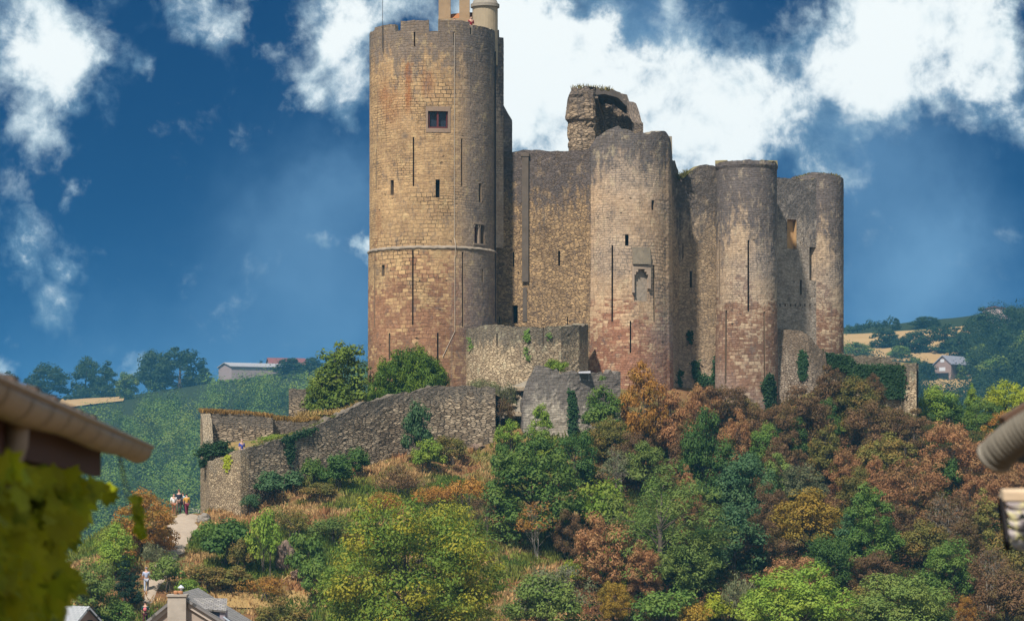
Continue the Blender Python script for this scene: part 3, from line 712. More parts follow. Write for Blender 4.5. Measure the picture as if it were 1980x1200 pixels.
# --- curtain between keep and second tower
wp = Path(pts=[(xof(950, 252.2), 252.2), (xof(1142, 250.8), 250.8)])
w1 = part('curtain_wall', wp, ztop_from_px(wp, [(950, 293), (1018, 291), (1100, 292), (1142, 288)]), 7.0, 1.6, WM, seed=11, rag=0.10, jit=0.04, du=.35, dz=.25, zin=20,
          openings=[slit('arrow_slit', 993, 487, 516, 3), slit('arrow_slit', 1081, 485, 514, 4), ('doorway', 990.5, 1001, 590, 625, 0.9), slit('arrow_slit', 1097.5, 612, 632, 2), slit('arrow_slit', 966, 612, 624, 2.5)])
mb = MB(); front_box(mb, wp, 1010, 1022.5, 303, 545, -0.05, 0.22); front_box(mb, wp, 1008, 1024, 296, 303, -0.05, 0.27); front_box(mb, wp, 1011, 1019, 556, 622, -0.05, 0.07)
sub('pilaster', mb, plain('grey_pilaster_stone', (0.11, 0.087, 0.068), 0.95, 0.45, 1.1, bump=.04), w1)
RUBW = plain('rubble_blocking', (0.27, 0.22, 0.17), 0.95, 0.7, 4.5, bump=.06)
# --- second tower
T2 = (xof(1212, 253), 253.2); R2 = 4.05
tp = Path(arc=(T2[0], T2[1], R2, -pi, pi))
t2top = ztop_from_px(tp, [(1124.5, 330), (1130, 318), (1136, 292), (1145, 276), (1154, 264), (1165, 258), (1176, 249), (1200, 246), (1223, 250), (1226, 257), (1250, 256), (1280, 256), (1290, 258), (1296, 266), (1299.5, 300)])
def t2t(u):
    a = -pi + u / R2
    return t2top(u) if abs(a) < 1.62 else (zof(262, 253) if a > 0 else 29.2 + 1.2 * (abs(a) - 1.6))
def t2off(u, z):
    a = -pi + u / R2
    o = 0.0
    if a > 0.22: o -= 0.08 * min(1, (a - 0.22) / 0.03) * (1 if a < 1.02 else max(0, 1 - (a - 1.02) / .04))   # right-hand facet sits back from the bow
    return o + (0.012 * max(0, 20 - z))
t2 = part('round_tower', tp, t2t, 6.0, 1.3, TM, seed=21, rag=0.16, jit=0.03, du=.36, dz=.31, zin=27.5, floor=27.6, capmat=RUB, off=t2off,
          openings=[('window', 1260.8, 1266.5, 387, 406, .6), ('window', 1208.6, 1215.4, 453, 475, .6), slit('arrow_slit', 1184, 474, 622), slit('arrow_slit', 1265.5, 512, 622), slit('arrow_slit', 1138.3, 626, 716, 3), slit('arrow_slit', 1219, 620, 682, 3.2),
                    ('niche', 1226, 1252, 524, 582, 0.12, RUBW)], label='broad bow-fronted tower, ochre with a red sandstone foot')
mb = MB()   # ruined oriel hood over the niche
for k in range(6):
    t = k / 6; front_box(mb, tp, 1222 + t, 1257 - t * 2, 478 + k * 5.5, 478 + (k + 1) * 5.5, -0.2, 0.05 + 0.055 * k)
sub('oriel_roof', mb, plain('lichened_stone_roof', (0.22, 0.18, 0.13), 0.95, 0.6, 1.4, bump=.05), t2)
mb = MB(); front_box(mb, tp, 1222.5, 1226, 513, 562, -0.1, 0.20); front_box(mb, tp, 1252, 1256.5, 513, 558, -0.1, 0.20); front_box(mb, tp, 1226, 1252, 513, 520, -0.1, 0.19)
front_box(mb, tp, 1226, 1229, 520, 531, -.1, .18); front_box(mb, tp, 1249, 1252, 520, 531, -.1, .18); front_box(mb, tp, 1229, 1233, 520, 525.5, -.1, .17); front_box(mb, tp, 1245, 1249, 520, 525.5, -.1, .17); front_box(mb, tp, 1221.8, 1226.4, 562, 566, -.1, .25)
sub('oriel_jamb', mb, plain('grey_oriel_stone', (0.33, 0.25, 0.185), 0.95, 0.3, 1.4), t2)
# --- broken vaulted turret standing up behind the curtain
vp = Path(pts=[(xof(1098, 256.2), 256.2), (xof(1108, 255.6), 255.5), (xof(1150, 255.6), 255.6), (xof(1152, 257.6), 257.6), (xof(1168, 259.2), 259.2), (xof(1195, 259.4), 259.4), (xof(1212, 258.6), 258.6), (xof(1223.5, 257), 257)])
vt = ztop_from_px(vp, [(1098, 205), (1102, 185), (1108, 171), (1130, 169), (1150, 170), (1170, 173), (1186, 176), (1200, 186), (1212, 203), (1217, 222), (1223, 240)])
STUMP = masonry_mat('stump_rubble', (0.36, 0.27, 0.185), (0.19, 0.14, 0.10), (0.12, 0.09, 0.065), 0.45, 0.20, stain=(0.075, 0.062, 0.055), stain_len=1.6, stain_amt=0.7, rubble=True, bump=0.1)
def voff(u, z):
    f = (z - zof(232, 256)) / (zof(171, 256) - zof(232, 256))
    o = 0.20 if f > 0 and u < 2.6 else 0
    return o + 0.10 * float(vnoise(z * 3.1, u * 1.1, 77))
vr = part('vaulted_turret_stump', vp, vt, 26.0, 1.0, STUMP, seed=31, rag=0.22, jit=0.09, du=.26, dz=.24, zin=26, off=voff, label='broken stump of a vaulted turret with grass on its crown')
mb = MB()     # vault web and ribs left hanging over the hollow
rg = np.random.default_rng(5); rows = []
for j in range(9):
    f = j / 8; row = []
    for i in range(13):
        a = i / 12; px = 1150 + 62 * a; yy = 255.7 + 3.4 * f * (1 - .25 * a); py = 186 + 10 * a * a - 9 * sin(pi * .5 * (1 - f)) + 30 * max(0, a - .6)
        row.append(mb.vert((xof(px, yy), yy, zof(py + 9, 257) + rg.normal(0, .05))))
    rows.append(row)
for j in range(8):
    for i in range(12): mb.face((rows[j][i], rows[j][i + 1], rows[j + 1][i + 1], rows[j + 1][i]))
top = []
for j in (0, 8):
    for i in range(13):
        v = mb.v[rows[j][i]]; top.append(mb.vert((v[0] + rg.normal(0, .08), v[1], v[2] + .42 + rg.normal(0, .2))))
for i in range(12): mb.face((top[i], top[i + 1], top[14 + i], top[13 + i])); mb.face((rows[0][i], top[i], top[i + 1], rows[0][i + 1]))
sub('vault_web', mb, plain('dark_vault_stone', (0.085, 0.07, 0.06), 0.95, 0.5, 1.2, bump=.05), vr)  # web in a darker stone colour than the turret walls
mb = MB()
for k, (pa, pb) in enumerate(((1150, 1153), (1154, 1180))):
    mb.tube([(xof(pa + (pb - pa) * t * t, 255.7 + 3.2 * t), 255.7 + 3.2 * t, zof(192 + 88 * t ** 2.2, 257)) for t in (0, .2, .4, .6, .8, 1)], 0.13, 6)
sub('vault_rib', mb, plain('rib_stone', (0.13, 0.10, 0.075), 0.95, 0.3), vr)
# --- step-down beside the second tower, and second curtain
wp2 = Path(pts=[(xof(1290, 254.6), 254.6), (xof(1313, 256.8), 256.8), (xof(1398, 258.2), 258.2)])
W2M = masonry_mat('second_curtain_rubble', (0.47, 0.345, 0.22), (0.25, 0.185, 0.125), (0.21, 0.16, 0.11), 0.36, 0.15, stain=(0.07, 0.06, 0.055), stain_len=5.2, stain_amt=0.92, grey=(0.33, 0.29, 0.26), grey_amt=0.4, rubble=True, bump=0.07)
w2 = part('curtain_wall', wp2, ztop_from_px(wp2, [(1290, 300), (1299, 306), (1300, 310), (1307, 311), (1308, 322), (1312, 330), (1313.5, 345), (1322, 341), (1334, 329), (1345, 323), (1370, 320), (1392, 319), (1398, 319)]), 5.0, 1.5, W2M, seed=41, rag=0.16, jit=.035, du=.33, dz=.28, zin=20, capmat=MOSS,
          openings=[slit('arrow_slit', 1336, 524, 556, 4.5, .4), slit('arrow_slit', 1320.5, 470, 500, 2, .3)])
# --- third tower
T3 = (xof(1443.5, 257), 257.0); R3 = 2.74
tp3 = Path(arc=(T3[0], T3[1], R3, -pi, pi))
t3top = ztop_from_px(tp3, [(1385, 318), (1400, 313), (1420, 311), (1445, 309.5), (1480, 311), (1497, 313), (1502, 322)])
t3 = part('round_tower', tp3, lambda u: t3top(u) if abs(-pi + u / R3) < 1.6 else 30.4, 4.5, 1.0, TM3, seed=51, rag=0.07, jit=.025, du=.33, dz=.3, zin=29.4, floor=29.9, capmat=MOSS, off=lambda u, z: 0.014 * max(0, 18 - z) + (0.10 if z > zof(328, 256) else 0),
          openings=[slit('arrow_slit', 1447, 464, 602, 3.2), slit('arrow_slit', 1391.2, 464, 582, 2), slit('arrow_slit', 1404.5, 600, 742, 3), slit('arrow_slit', 1477.5, 602, 737, 2.6)], label='slender round tower blackened to half its height, with a mossy flat top')
# --- third curtain with the gaping window
wp3 = Path(pts=[(xof(1494, 261), 261.0), (xof(1592, 264), 264.0)])
w3 = part('curtain_wall', wp3, ztop_from_px(wp3, [(1494, 342), (1520, 344), (1550, 348), (1575, 345), (1592, 346)]), 8.0, 1.5, WM3, seed=61, rag=0.06, jit=.03, du=.33, dz=.27, zin=24, capmat=MOSS,
          openings=[('window_gap', 1522, 1540, 424, 481, 0.45, LITJAMB), ('breach', 1565, 1578, 478, 542, 0.5, RUB), slit('arrow_slit', 1548.5, 541, 570, 4, .5), slit('arrow_slit', 1585, 487, 572, 2.2, .6)] +
                   [('putlog_hole', x, x + 2.6, 587, 592, .3) for x in (1507, 1517, 1527, 1537, 1546, 1555, 1565, 1575)])
mb = MB()
for k, (a, b, c, d) in enumerate(((1500, 1560, 634, 640), (1556, 1574, 640, 652))): front_box(mb, wp3, a, b, c, d, -.05, .55)
# --- fourth tower at the far end
R4 = 2.45; T4 = (xof(1631, 266) - R4, 266.0)
tp4 = Path(arc=(T4[0], T4[1], R4, -pi, pi))
t4top = ztop_from_px(tp4, [(1532, 343), (1550, 342), (1565, 336), (1578, 334), (1600, 336), (1622, 341), (1631, 347)])
t4 = part('round_tower', tp4, lambda u: t4top(u) if abs(-pi + u / R4) < 1.6 else 29.6, 8.0, 0.9, TM3, seed=71, rag=0.08, jit=.03, du=.33, dz=.3, zin=28.6, floor=29.6, capmat=MOSS, label='end tower of the row with a grassy sloping top')
# back curtain, out of sight from the village
bp = Path(pts=[(T4[0] + 1, 268), (20, 275), (6, 274), (-5, 256)])
part('curtain_wall', Path(pts=[(T4[0] + 2, 267.5), (24, 276), (8, 274), (-3, 256)][::1]), lambda u: 27.0, 7.0, 1.5, WM, seed=81, rag=.1, du=1.0, dz=.6)
# battered plinth under the third curtain
BARBP = masonry_mat('plinth_rubble', (0.36, 0.29, 0.22), (0.21, 0.16, 0.12), (0.12, 0.09, 0.07), 0.34, 0.17, stain=(0.11, 0.08, 0.055), stain_len=2.6, stain_amt=0.8, rubble=True, bump=0.1)
pp = Path(pts=[(xof(1490, 257.2), 257.2), (xof(1560, 258.6), 258.6), (xof(1590, 260.4), 260.4)])
part('battered_plinth', pp, ztop_from_px(pp, [(1490, 634), (1500, 636), (1530, 637), (1554, 642), (1572, 662), (1584, 676), (1590, 682)]), 4.0, 3.2, BARBP, seed=91, rag=.12, jit=.05, du=.35, dz=.3, off=lambda u, z: 0.16 * max(0, 15.2 - z), capmat=MOSS, label='sloping rubble plinth with earth on its ledge')
# ------------------------------------------------------------------ outworks: every wall its own thing
def wall(label, path, top, zbot, thick, mat, name='stone_wall', cat='wall', **k):
    o = masonry(name, path, top, zbot, thick, mat, **k); return props(o, label, cat)
bpth = Path(pts=[(xof(897, 246), 246.0), (xof(906, 244.2), 244.2), (xof(935, 242.8), 242.8), (xof(980, 241.8), 241.8), (xof(1030, 241.4), 241.4), (xof(1085, 242), 242.0), (xof(1120, 243.6), 243.6), (xof(1137, 246.5), 246.5), (xof(1137, 249), 249)])
barb = wall('curved pale rubble wall at the castle foot, between the keep and the bow-fronted tower', bpth, ztop_from_px(bpth, [(897, 640), (910, 634), (940, 629), (960, 632), (1000, 630), (1040, 632), (1100, 630), (1137, 628)]), 4.0, 1.1, BARB, seed=101, rag=.16, jit=.045, du=.3, dz=.22,
            openings=[slit('arrow_slit', 961, 644, 669, 2.2, .5), slit('arrow_slit', 1050.5, 632, 668, 2.4, .5)])
# long ramp wall climbing from the corner by the path
rp = Path(pts=[(xof(465, 226), 226.0), (xof(600, 230), 230.0), (xof(700, 233.5), 233.5), (xof(760, 235.6), 235.6), (xof(860, 237.6), 237.6), (xof(958, 237.8), 237.8)])
rtop = ztop_from_px(rp, [(465, 871), (475, 868), (530, 851), (560, 842), (600, 826), (630, 812), (660, 800), (700, 779), (720, 774), (760, 762), (800, 756), (830, 750), (845, 745), (880, 746), (958, 748)])
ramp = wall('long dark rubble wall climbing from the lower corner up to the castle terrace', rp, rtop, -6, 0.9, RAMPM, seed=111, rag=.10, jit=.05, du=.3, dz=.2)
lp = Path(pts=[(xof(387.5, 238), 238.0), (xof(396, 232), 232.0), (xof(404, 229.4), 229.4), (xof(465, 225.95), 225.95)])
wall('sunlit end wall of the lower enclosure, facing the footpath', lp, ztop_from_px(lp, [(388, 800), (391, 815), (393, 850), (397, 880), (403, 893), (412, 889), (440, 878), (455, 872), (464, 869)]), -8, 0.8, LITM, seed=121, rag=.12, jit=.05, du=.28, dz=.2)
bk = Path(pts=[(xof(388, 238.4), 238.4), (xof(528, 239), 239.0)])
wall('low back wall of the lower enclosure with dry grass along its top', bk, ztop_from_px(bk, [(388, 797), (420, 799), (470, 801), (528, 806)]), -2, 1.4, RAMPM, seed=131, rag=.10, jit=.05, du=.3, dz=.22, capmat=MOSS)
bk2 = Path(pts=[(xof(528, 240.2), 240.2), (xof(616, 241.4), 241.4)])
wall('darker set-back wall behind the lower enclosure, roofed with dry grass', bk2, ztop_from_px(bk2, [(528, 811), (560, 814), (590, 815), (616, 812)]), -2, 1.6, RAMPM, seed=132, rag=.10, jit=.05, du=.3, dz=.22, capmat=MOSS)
st = Path(pts=[(xof(557, 247), 248.5), (xof(558.5, 247), 247.0), (xof(592, 247), 247.0)])
wall('square stump of wall beside the leafy tree left of the keep', st, lambda u: zof(752, 247), 0, 1.6, RAMPM, seed=141, rag=.12, jit=.04)
# ruined wall right of the ramp
up = Path(pts=[(xof(1004, 240), 240.0), (xof(1010, 237.8), 237.8), (xof(1040, 237.5), 237.5), (xof(1100, 237.4), 237.4), (xof(1200, 239), 239.0)])
utop = ztop_from_px(up, [(1004, 790), (1008, 770), (1010.5, 768), (1011, 748), (1017, 747), (1017.5, 735), (1024, 734), (1024.5, 722), (1034, 721), (1034.5, 711), (1050, 708), (1063, 709), (1063.5, 714), (1076, 713), (1076.5, 720), (1120, 720), (1160, 719), (1200, 720)])
wall('ruined grey wall with a broken left end, in front of the curved rubble wall', up, utop, 0, 1.2, RUINM, seed=151, blk=.4, rag=.26, jit=.06, du=.3, dz=.24)
# terrace wall at the right, ivy over it
tw = Path(pts=[(xof(1582, 260.5), 260.5), (xof(1650, 262), 262.0), (xof(1746, 262.6), 262.6), (xof(1749, 262), 262.0), (xof(1772, 261.6), 261.6), (xof(1772.5, 266), 266.0)])
wall('terrace wall running right from the end tower to a sunlit pier', tw, ztop_from_px(tw, [(1582, 676), (1620, 684), (1652, 686), (1690, 688), (1730, 698), (1748, 702), (1770, 702)]), 2, 1.4, BARB, seed=161, rag=.16, jit=.05, du=.3, dz=.22, capmat=MOSS)
# earth fillings inside the walls
EARTH, t_ = newmat('dry_terrace_earth'); _ep = t_.n('ShaderNodeNewGeometry').outputs['Position']; _en = t_.noise(_ep, 0.7, 6, .65)
finish(t_, t_.mix(t_.mr(_en, .35, .65), (0.26, 0.17, 0.07), (0.13, 0.11, 0.04)), .95, _en, .2, .6, .1)
def loft(name, A, B, n, mat, label, cat):
    mb = MB(); prev = None; m = 40
    A = np.array(A); B = np.array(B); ta = np.linspace(0, 1, len(A)); tb = np.linspace(0, 1, len(B))
    for k in range(m + 1):
        f = k / m; a = np.array([np.interp(f, ta, A[:, q]) for q in range(3)]); b = np.array([np.interp(f, tb, B[:, q]) for q in range(3)])
        row = []
        for j in range(n + 1):
            s = j / n; p = a * (1 - s) + b * s; p[2] += 0.18 * float(fbm(p[0] * .5, p[1] * .5, 3, 8)) * sin(pi * s)
            row.append(mb.vert(p))
        if prev:
            for j in range(n): mb.face((prev[j], row[j], row[j + 1], prev[j + 1]))
        prev = row
    return props(mb.build(name, mat, None, True), label, cat, kind='structure')
w3p = lambda px, py, Y: at(px, py, Y)
loft('terrace', [w3p(462, 882, 227), w3p(600, 836, 230.8), w3p(700, 788, 234.2), w3p(760, 774, 236.3), w3p(860, 758, 238.2), w3p(957, 762, 238.4)],
     [w3p(391, 868, 238), w3p(460, 852, 238.3), w3p(527, 856, 239.6), w3p(614, 828, 241), w3p(720, 800, 249), w3p(836, 770, 247), w3p(900, 770, 245), w3p(990, 778, 243)], 10, EARTH, 'dry earth and grass terrace behind the ramp wall', 'terrace')
loft('terrace', [w3p(530, 813, 241.4), w3p(575, 815, 241.9), w3p(616, 812, 242.2), w3p(660, 802, 240)], [w3p(530, 806, 247), w3p(575, 806, 248), w3p(640, 798, 250), w3p(712, 780, 250)], 8, EARTH, 'upper dry grass bank left of the keep', 'terrace')
loft('rubble_slope', [at(950, 808, 238.7), at(985, 808, 238.7), at(1018, 808, 238.4)], [at(915, 756, 242.4), at(970, 742, 242.4), at(1020, 732, 241.6)], 12, RUB, 'bank of broken masonry between the ramp wall and the ruined grey wall', 'rubble')
# rubble heaps between the two walls
def rubble(name, label, cx, cy, spots, col):
    mb = MB(); r = random.Random(7)
    for (px, py, Y, n, sp) in spots:
        for k in range(n):
            x = xof(px, Y) + r.gauss(0, sp); y = Y + r.gauss(0, sp * .6); z = zof(py, Y) + r.gauss(0, sp * .15)
            s = r.uniform(.10, .30); R = Matrix.Rotation(r.uniform(0, 6.3), 3, 'Z') @ Matrix.Rotation(r.uniform(-.3, .3), 3, 'X')
            mb.box((-s, -s * .7, -s * .45), (s * r.uniform(.6, 1.2), s * .7, s * .4), 0, R, (x, y, z))
    o = mb.build(name, plain('fallen_stone', col, .95, .4, 1.2, bump=.04)); return o
props(rubble('rubble_heap', '', 0, 0, [(985, 766, 240.9, 90, .6), (975, 785, 239.9, 70, .5), (1004, 752, 240.6, 70, .45), (972, 798, 239.2, 40, .4), (992, 800, 239, 40, .4)], (0.33, 0.26, 0.18)), 'tumbled stone steps between the ramp wall and the ruined grey wall', 'rubble', kind='stuff')
def rock(label, px, py, Y, w, h, d, seed, col=(0.17, 0.115, 0.085)):
    mb = MB(); n, m = 26, 16; r = random.Random(seed); rows = []
    for j in range(m + 1):
        th = pi * j / m; row = []
        for i in range(n):
            ph = 2 * pi * i / n; v = Vector((sin(th) * cos(ph), sin(th) * sin(ph), cos(th)))
            k = 1 + .35 * float(fbm(v.x * 2 + seed, v.z * 2.2 + v.y * 1.3, 4, seed)) ; k = round(k * 7) / 7 * .6 + k * .4
            row.append(mb.vert((v.x * w * k, v.y * d * k, v.z * h * k)))
        rows.append(row)
    for a, b in zip(rows, rows[1:]):
        for i in range(n): mb.face((a[i], b[i], b[(i + 1) % n], a[(i + 1) % n]))
    o = mb.build('rock_outcrop', plain('brown_schist', col, .9, .5, 1.3, bump=.08)); o.location = (xof(px, Y), Y, zof(py, Y)); return props(o, label, 'rock')
x, y, z = ground_at(552, 1105); rock('dark rock face in the bank left of the big round tree', 552, 1078, y + .6, .8, 1.2, 1.2, 3)
x, y, z = ground_at(580, 1120); rock('low brown boulder under the small leafy shrubs', 582, 1112, y + .3, .75, .5, .8, 5, (.24, .15, .10))
x, y, z = ground_at(870, 862); rock('dark rock ledge at the foot of the ramp wall', 868, 862, y + .4, 1.2, .55, 1, 9)
x, y, z = ground_at(905, 868); rock('smaller rock at the right foot of the ramp wall', 925, 866, y + .4, .8, .4, .8, 12)
x, y, z = ground_at(432, 1010); rock('grey rock at the bend of the path below the enclosure', 395, 1005, y, .5, .6, .6, 15, (.2, .17, .14))
# ------------------------------------------------------------------ vegetation
def leaf_mat(name, c1, c2, tipc=None, tipa=0.0, trans=0.33, ns=0.55):
    m, t = newmat(name)
    r = t.n('ShaderNodeAttribute', attribute_name='rnd').outputs['Fac']; tip = t.n('ShaderNodeAttribute', attribute_name='tip').outputs['Fac']
    p = t.n('ShaderNodeNewGeometry').outputs['Position']
    n = t.noise(p, ns, 3, 0.6)
    c = t.mix(t.m('ADD', t.m('MULTIPLY', r, 0.35 if ns > .3 else .6), t.m('MULTIPLY', t.mr(n, .3, .7), 0.65 if ns > .3 else .4)), c1, c2)
    if tipc is not None:
        k = t.m('MULTIPLY', t.mr(t.m('ADD', tip, t.m('MULTIPLY', t.m('SUBTRACT', t.noise(p, ns * 1.5, 3, .6), .5), 1.1)), 0.48, 0.85), tipa)
        c = t.mix(k, c, t.mix(r, tipc, tuple(x * .7 for x in tipc)))
    o = t.n('ShaderNodeObjectInfo').outputs['Random']
    c = t.mix(1.0, c, t.mix(o, (.82, .82, .82), (1.18, 1.18, 1.18)), 'MULTIPLY')
    d = t.n('ShaderNodeBsdfPrincipled', i_Base_Color=c, i_Roughness=0.62); d.inputs['Specular IOR Level'].default_value = 0.18
    tr = t.n('ShaderNodeBsdfTranslucent', i_0=c)
    mx = t.n('ShaderNodeMixShader', i_0=trans, i_1=d.outputs[0], i_2=tr.outputs[0])
    t.n('ShaderNodeOutputMaterial', i_0=mx.outputs[0])
    return m
LM = dict(
    green=leaf_mat('green_leaves', (0.058, 0.124, 0.023), (0.143, 0.227, 0.039), (0.208, 0.273, 0.052), .5),
    deep=leaf_mat('deep_green_leaves', (0.035, 0.086, 0.019), (0.084, 0.155, 0.030), (0.135, 0.216, 0.041), .4),
    blue=leaf_mat('bluish_green_leaves', (0.036, 0.094, 0.038), (0.096, 0.174, 0.066), (0.144, 0.228, 0.072), .4),
    bright=leaf_mat('bright_green_leaves', (0.121, 0.209, 0.024), (0.220, 0.308, 0.039), (0.308, 0.352, 0.044), .6),
    lime=leaf_mat('yellow_green_leaves', (0.19, 0.24, 0.018), (0.31, 0.34, 0.022), (0.42, 0.40, 0.03), .6),
    walnut=leaf_mat('turning_green_leaves', (0.081, 0.138, 0.016), (0.161, 0.218, 0.025), (0.437, 0.345, 0.025), .6),
    feather=leaf_mat('soft_green_leaves', (0.094, 0.149, 0.031), (0.165, 0.220, 0.046), (0.231, 0.253, 0.055), .4),
    moss=leaf_mat('moss_green_leaves', (0.063, 0.103, 0.014), (0.138, 0.190, 0.025), (0.196, 0.230, 0.034), .5),
    olive=leaf_mat('olive_leaves', (0.105, 0.105, 0.022), (0.198, 0.176, 0.039), (0.319, 0.176, 0.050), .6),
    rust=leaf_mat('rust_leaves', (0.235, 0.108, 0.046), (0.40, 0.200, 0.085), (0.42, 0.27, 0.11), .5),
    orange=leaf_mat('orange_leaves', (0.34, 0.15, 0.03), (0.48, 0.24, 0.05), (0.22, 0.22, 0.03), .35),
    brown=leaf_mat('brown_leaves', (0.105, 0.062, 0.030), (0.215, 0.120, 0.056), (0.15, 0.125, 0.03), .5),
    gold=leaf_mat('golden_leaves', (0.27, 0.175, 0.022), (0.42, 0.26, 0.038), (0.18, 0.18, 0.025), .4),
    pale=leaf_mat('pale_grey_green_leaves', (0.110, 0.127, 0.055), (0.187, 0.193, 0.094), (0.220, 0.209, 0.099), .4),
    yew=leaf_mat('yew_green_leaves', (0.030, 0.072, 0.008), (0.090, 0.145, 0.014), (0.17, 0.23, 0.02), .6),
    ivy=leaf_mat('ivy_leaves', (0.012, 0.040, 0.014), (0.032, 0.075, 0.022), (0.05, 0.10, 0.03), .3),
    cypress=leaf_mat('cypress_leaves', (0.012, 0.036, 0.020), (0.026, 0.060, 0.030), None),
    far=leaf_mat('distant_leaves', (0.018, 0.046, 0.009), (0.120, 0.190, 0.028), (0.20, 0.23, 0.035), .6, .25, .06),
    fardark=leaf_mat('distant_dark_leaves', (0.014, 0.036, 0.012), (0.034, 0.066, 0.02), (0.06, 0.09, 0.025), .3, .4, .08),
)
BARK = plain('grey_brown_bark', (0.085, 0.066, 0.05), 0.95, 0.4, 4)
PALEBARK = plain('pale_bark', (0.30, 0.26, 0.21), 0.95, 0.3, 4)
def leaf_quads(c, n, L, Wd, rng, down=0.0):
    k = len(c)
    t = rng.normal(size=(k, 3)); t[:, 2] -= down * 2
    n = n / np.linalg.norm(n, axis=1, keepdims=True)
    t = t - n * (t * n).sum(1, keepdims=True); t /= np.linalg.norm(t, axis=1, keepdims=True) + 1e-9
    b = np.cross(n, t); s = rng.uniform(.65, 1.35, (k, 1)); l = L * s; w = Wd * s * rng.uniform(.8, 1.2, (k, 1))
    return np.stack([c - t * l / 2, c + b * w / 2 - n * w * .12, c + t * l / 2, c - b * w / 2 - n * w * .12], 1)
def crown(rng, H, R, cb, nc, per, L, Wd, cr, shape='round', down=0.0, flat=0.75, up=0.5):
    """leaf quads of a whole crown: clumps spread through an uneven envelope"""
    cz = (H + cb) / 2; az = (H - cb) / 2
    Q = []; TP = []; cl = []
    k = 0
    lob = rng.uniform(.75, 1.12, 9) if L * Wd > .0161 or L * Wd < .0150 else np.ones(9)
    while k < nc:
        u = rng.normal(size=3); u /= np.linalg.norm(u)
        if shape == 'umbrella' and u[2] < -0.35: continue
        if shape != 'umbrella' and u[2] < -0.9: continue
        f = rng.uniform(.35, .88) if rng.random() < .3 else rng.uniform(.68, .92)
        az_i = int((atan2(u[1], u[0]) / (2 * pi) + .5) * 8.99)
        f *= lob[az_i] if rng.random() < .8 else 1
        x, y, z = u[0] * R * f, u[1] * R * f, u[2] * az * f
        h = (z + az) / (2 * az)
        if shape == 'upright': q = 1.05 - .62 * h ** 1.3; x *= q; y *= q
        if shape == 'column': q = (1 - h) ** .6 * .9 + .12; x *= q; y *= q
        r = cr * rng.uniform(.65, 1.35) * (1 if shape not in ('upright', 'column') else (1.15 - .6 * h))
        cl.append((x, y, cz + z, r)); k += 1
    for (x, y, z, r) in cl:
        m = max(8, int(per * (r / cr) ** 2))
        v = rng.normal(size=(m, 3)); v /= np.linalg.norm(v, axis=1, keepdims=True)
        v[:, 2] = np.where(v[:, 2] < -.2, v[:, 2] * .5, v[:, 2])
        rad = r * (0.45 + 0.62 * rng.random((m, 1)) ** .55)
        c = np.array([x, y, z]) + v * rad * np.array([1, 1, flat]) + rng.normal(0, r * .08, (m, 3))
        n = v * 1.15 + np.array([0, 0, up * 1.2]) + rng.normal(0, .36, (m, 3))
        Q.append(leaf_quads(c, n, L, Wd, rng, down))
        e = np.sqrt((c[:, 0] / R) ** 2 + (c[:, 1] / R) ** 2 + ((c[:, 2] - cz) / az) ** 2)
        TP.append(np.clip(.22 * e + rng.uniform(0, .72) + rng.normal(0, .06, m), 0, 1))
    Q = np.concatenate(Q); TP = np.concatenate(TP)
    ok = Q[:, :, 2].min(1) > 0.02
    Q = Q[ok]; TP = TP[ok]
    return Q, {'rnd': rng.random(len(Q)), 'tip': TP}, cl
def wood(rng, H, cb, cl, tr, nl, twigs=2, multi=1):
    mb = MB()
    for s in range(multi):
        off = np.array([rng.normal(0, .25), rng.normal(0, .25), 0]) if multi > 1 else np.zeros(3)
        top = np.array([rng.normal(0, .05 * H), rng.normal(0, .05 * H), cb + (H - cb) * .72])
        pts = [off * (1 + 0 * f) + top * f + np.array([rng.normal(0, .02 * H), rng.normal(0, .02 * H), 0]) * (f > 0) * (f < 1) for f in (0, .2, .4, .6, .8, 1)]
        pts[0] = pts[0] - np.array([0, 0, 0.5])
        mb.tube(pts, [tr * 1.25, tr, tr * .85, tr * .65, tr * .42, tr * .15], 6)
        sel = rng.permutation(len(cl))[:max(3, nl // multi)]
        for i in sel:
            e = np.array(cl[i][:3]); f = np.clip((e[2] - .25 * np.hypot(e[0], e[1]) - 0) / max(top[2], .1), .12, .9) * rng.uniform(.55, .95)
            j = f * 5; a = pts[int(j)] * (1 - j % 1) + pts[min(int(j) + 1, 5)] * (j % 1)
            mid = a * .5 + e * .5 + np.array([rng.normal(0, .05), rng.normal(0, .05), .12]) * np.linalg.norm(e - a)
            r0 = tr * .45 * (1.1 - f)
            mb.tube([a, mid, e], [r0, r0 * .6, .012 + r0 * .12], 5, cap=False)
            for q in range(twigs):
                d = rng.normal(size=3); d[2] = abs(d[2]) + .3; d = d / np.linalg.norm(d) * cl[i][3] * rng.uniform(.8, 1.25)
                st = mid * .4 + e * .6; mb.tube([st, st + d * .5 + rng.normal(0, .04, 3), st + d], [r0 * .35 + .008, r0 * .2 + .006, .006], 4, cap=False)
    return mb
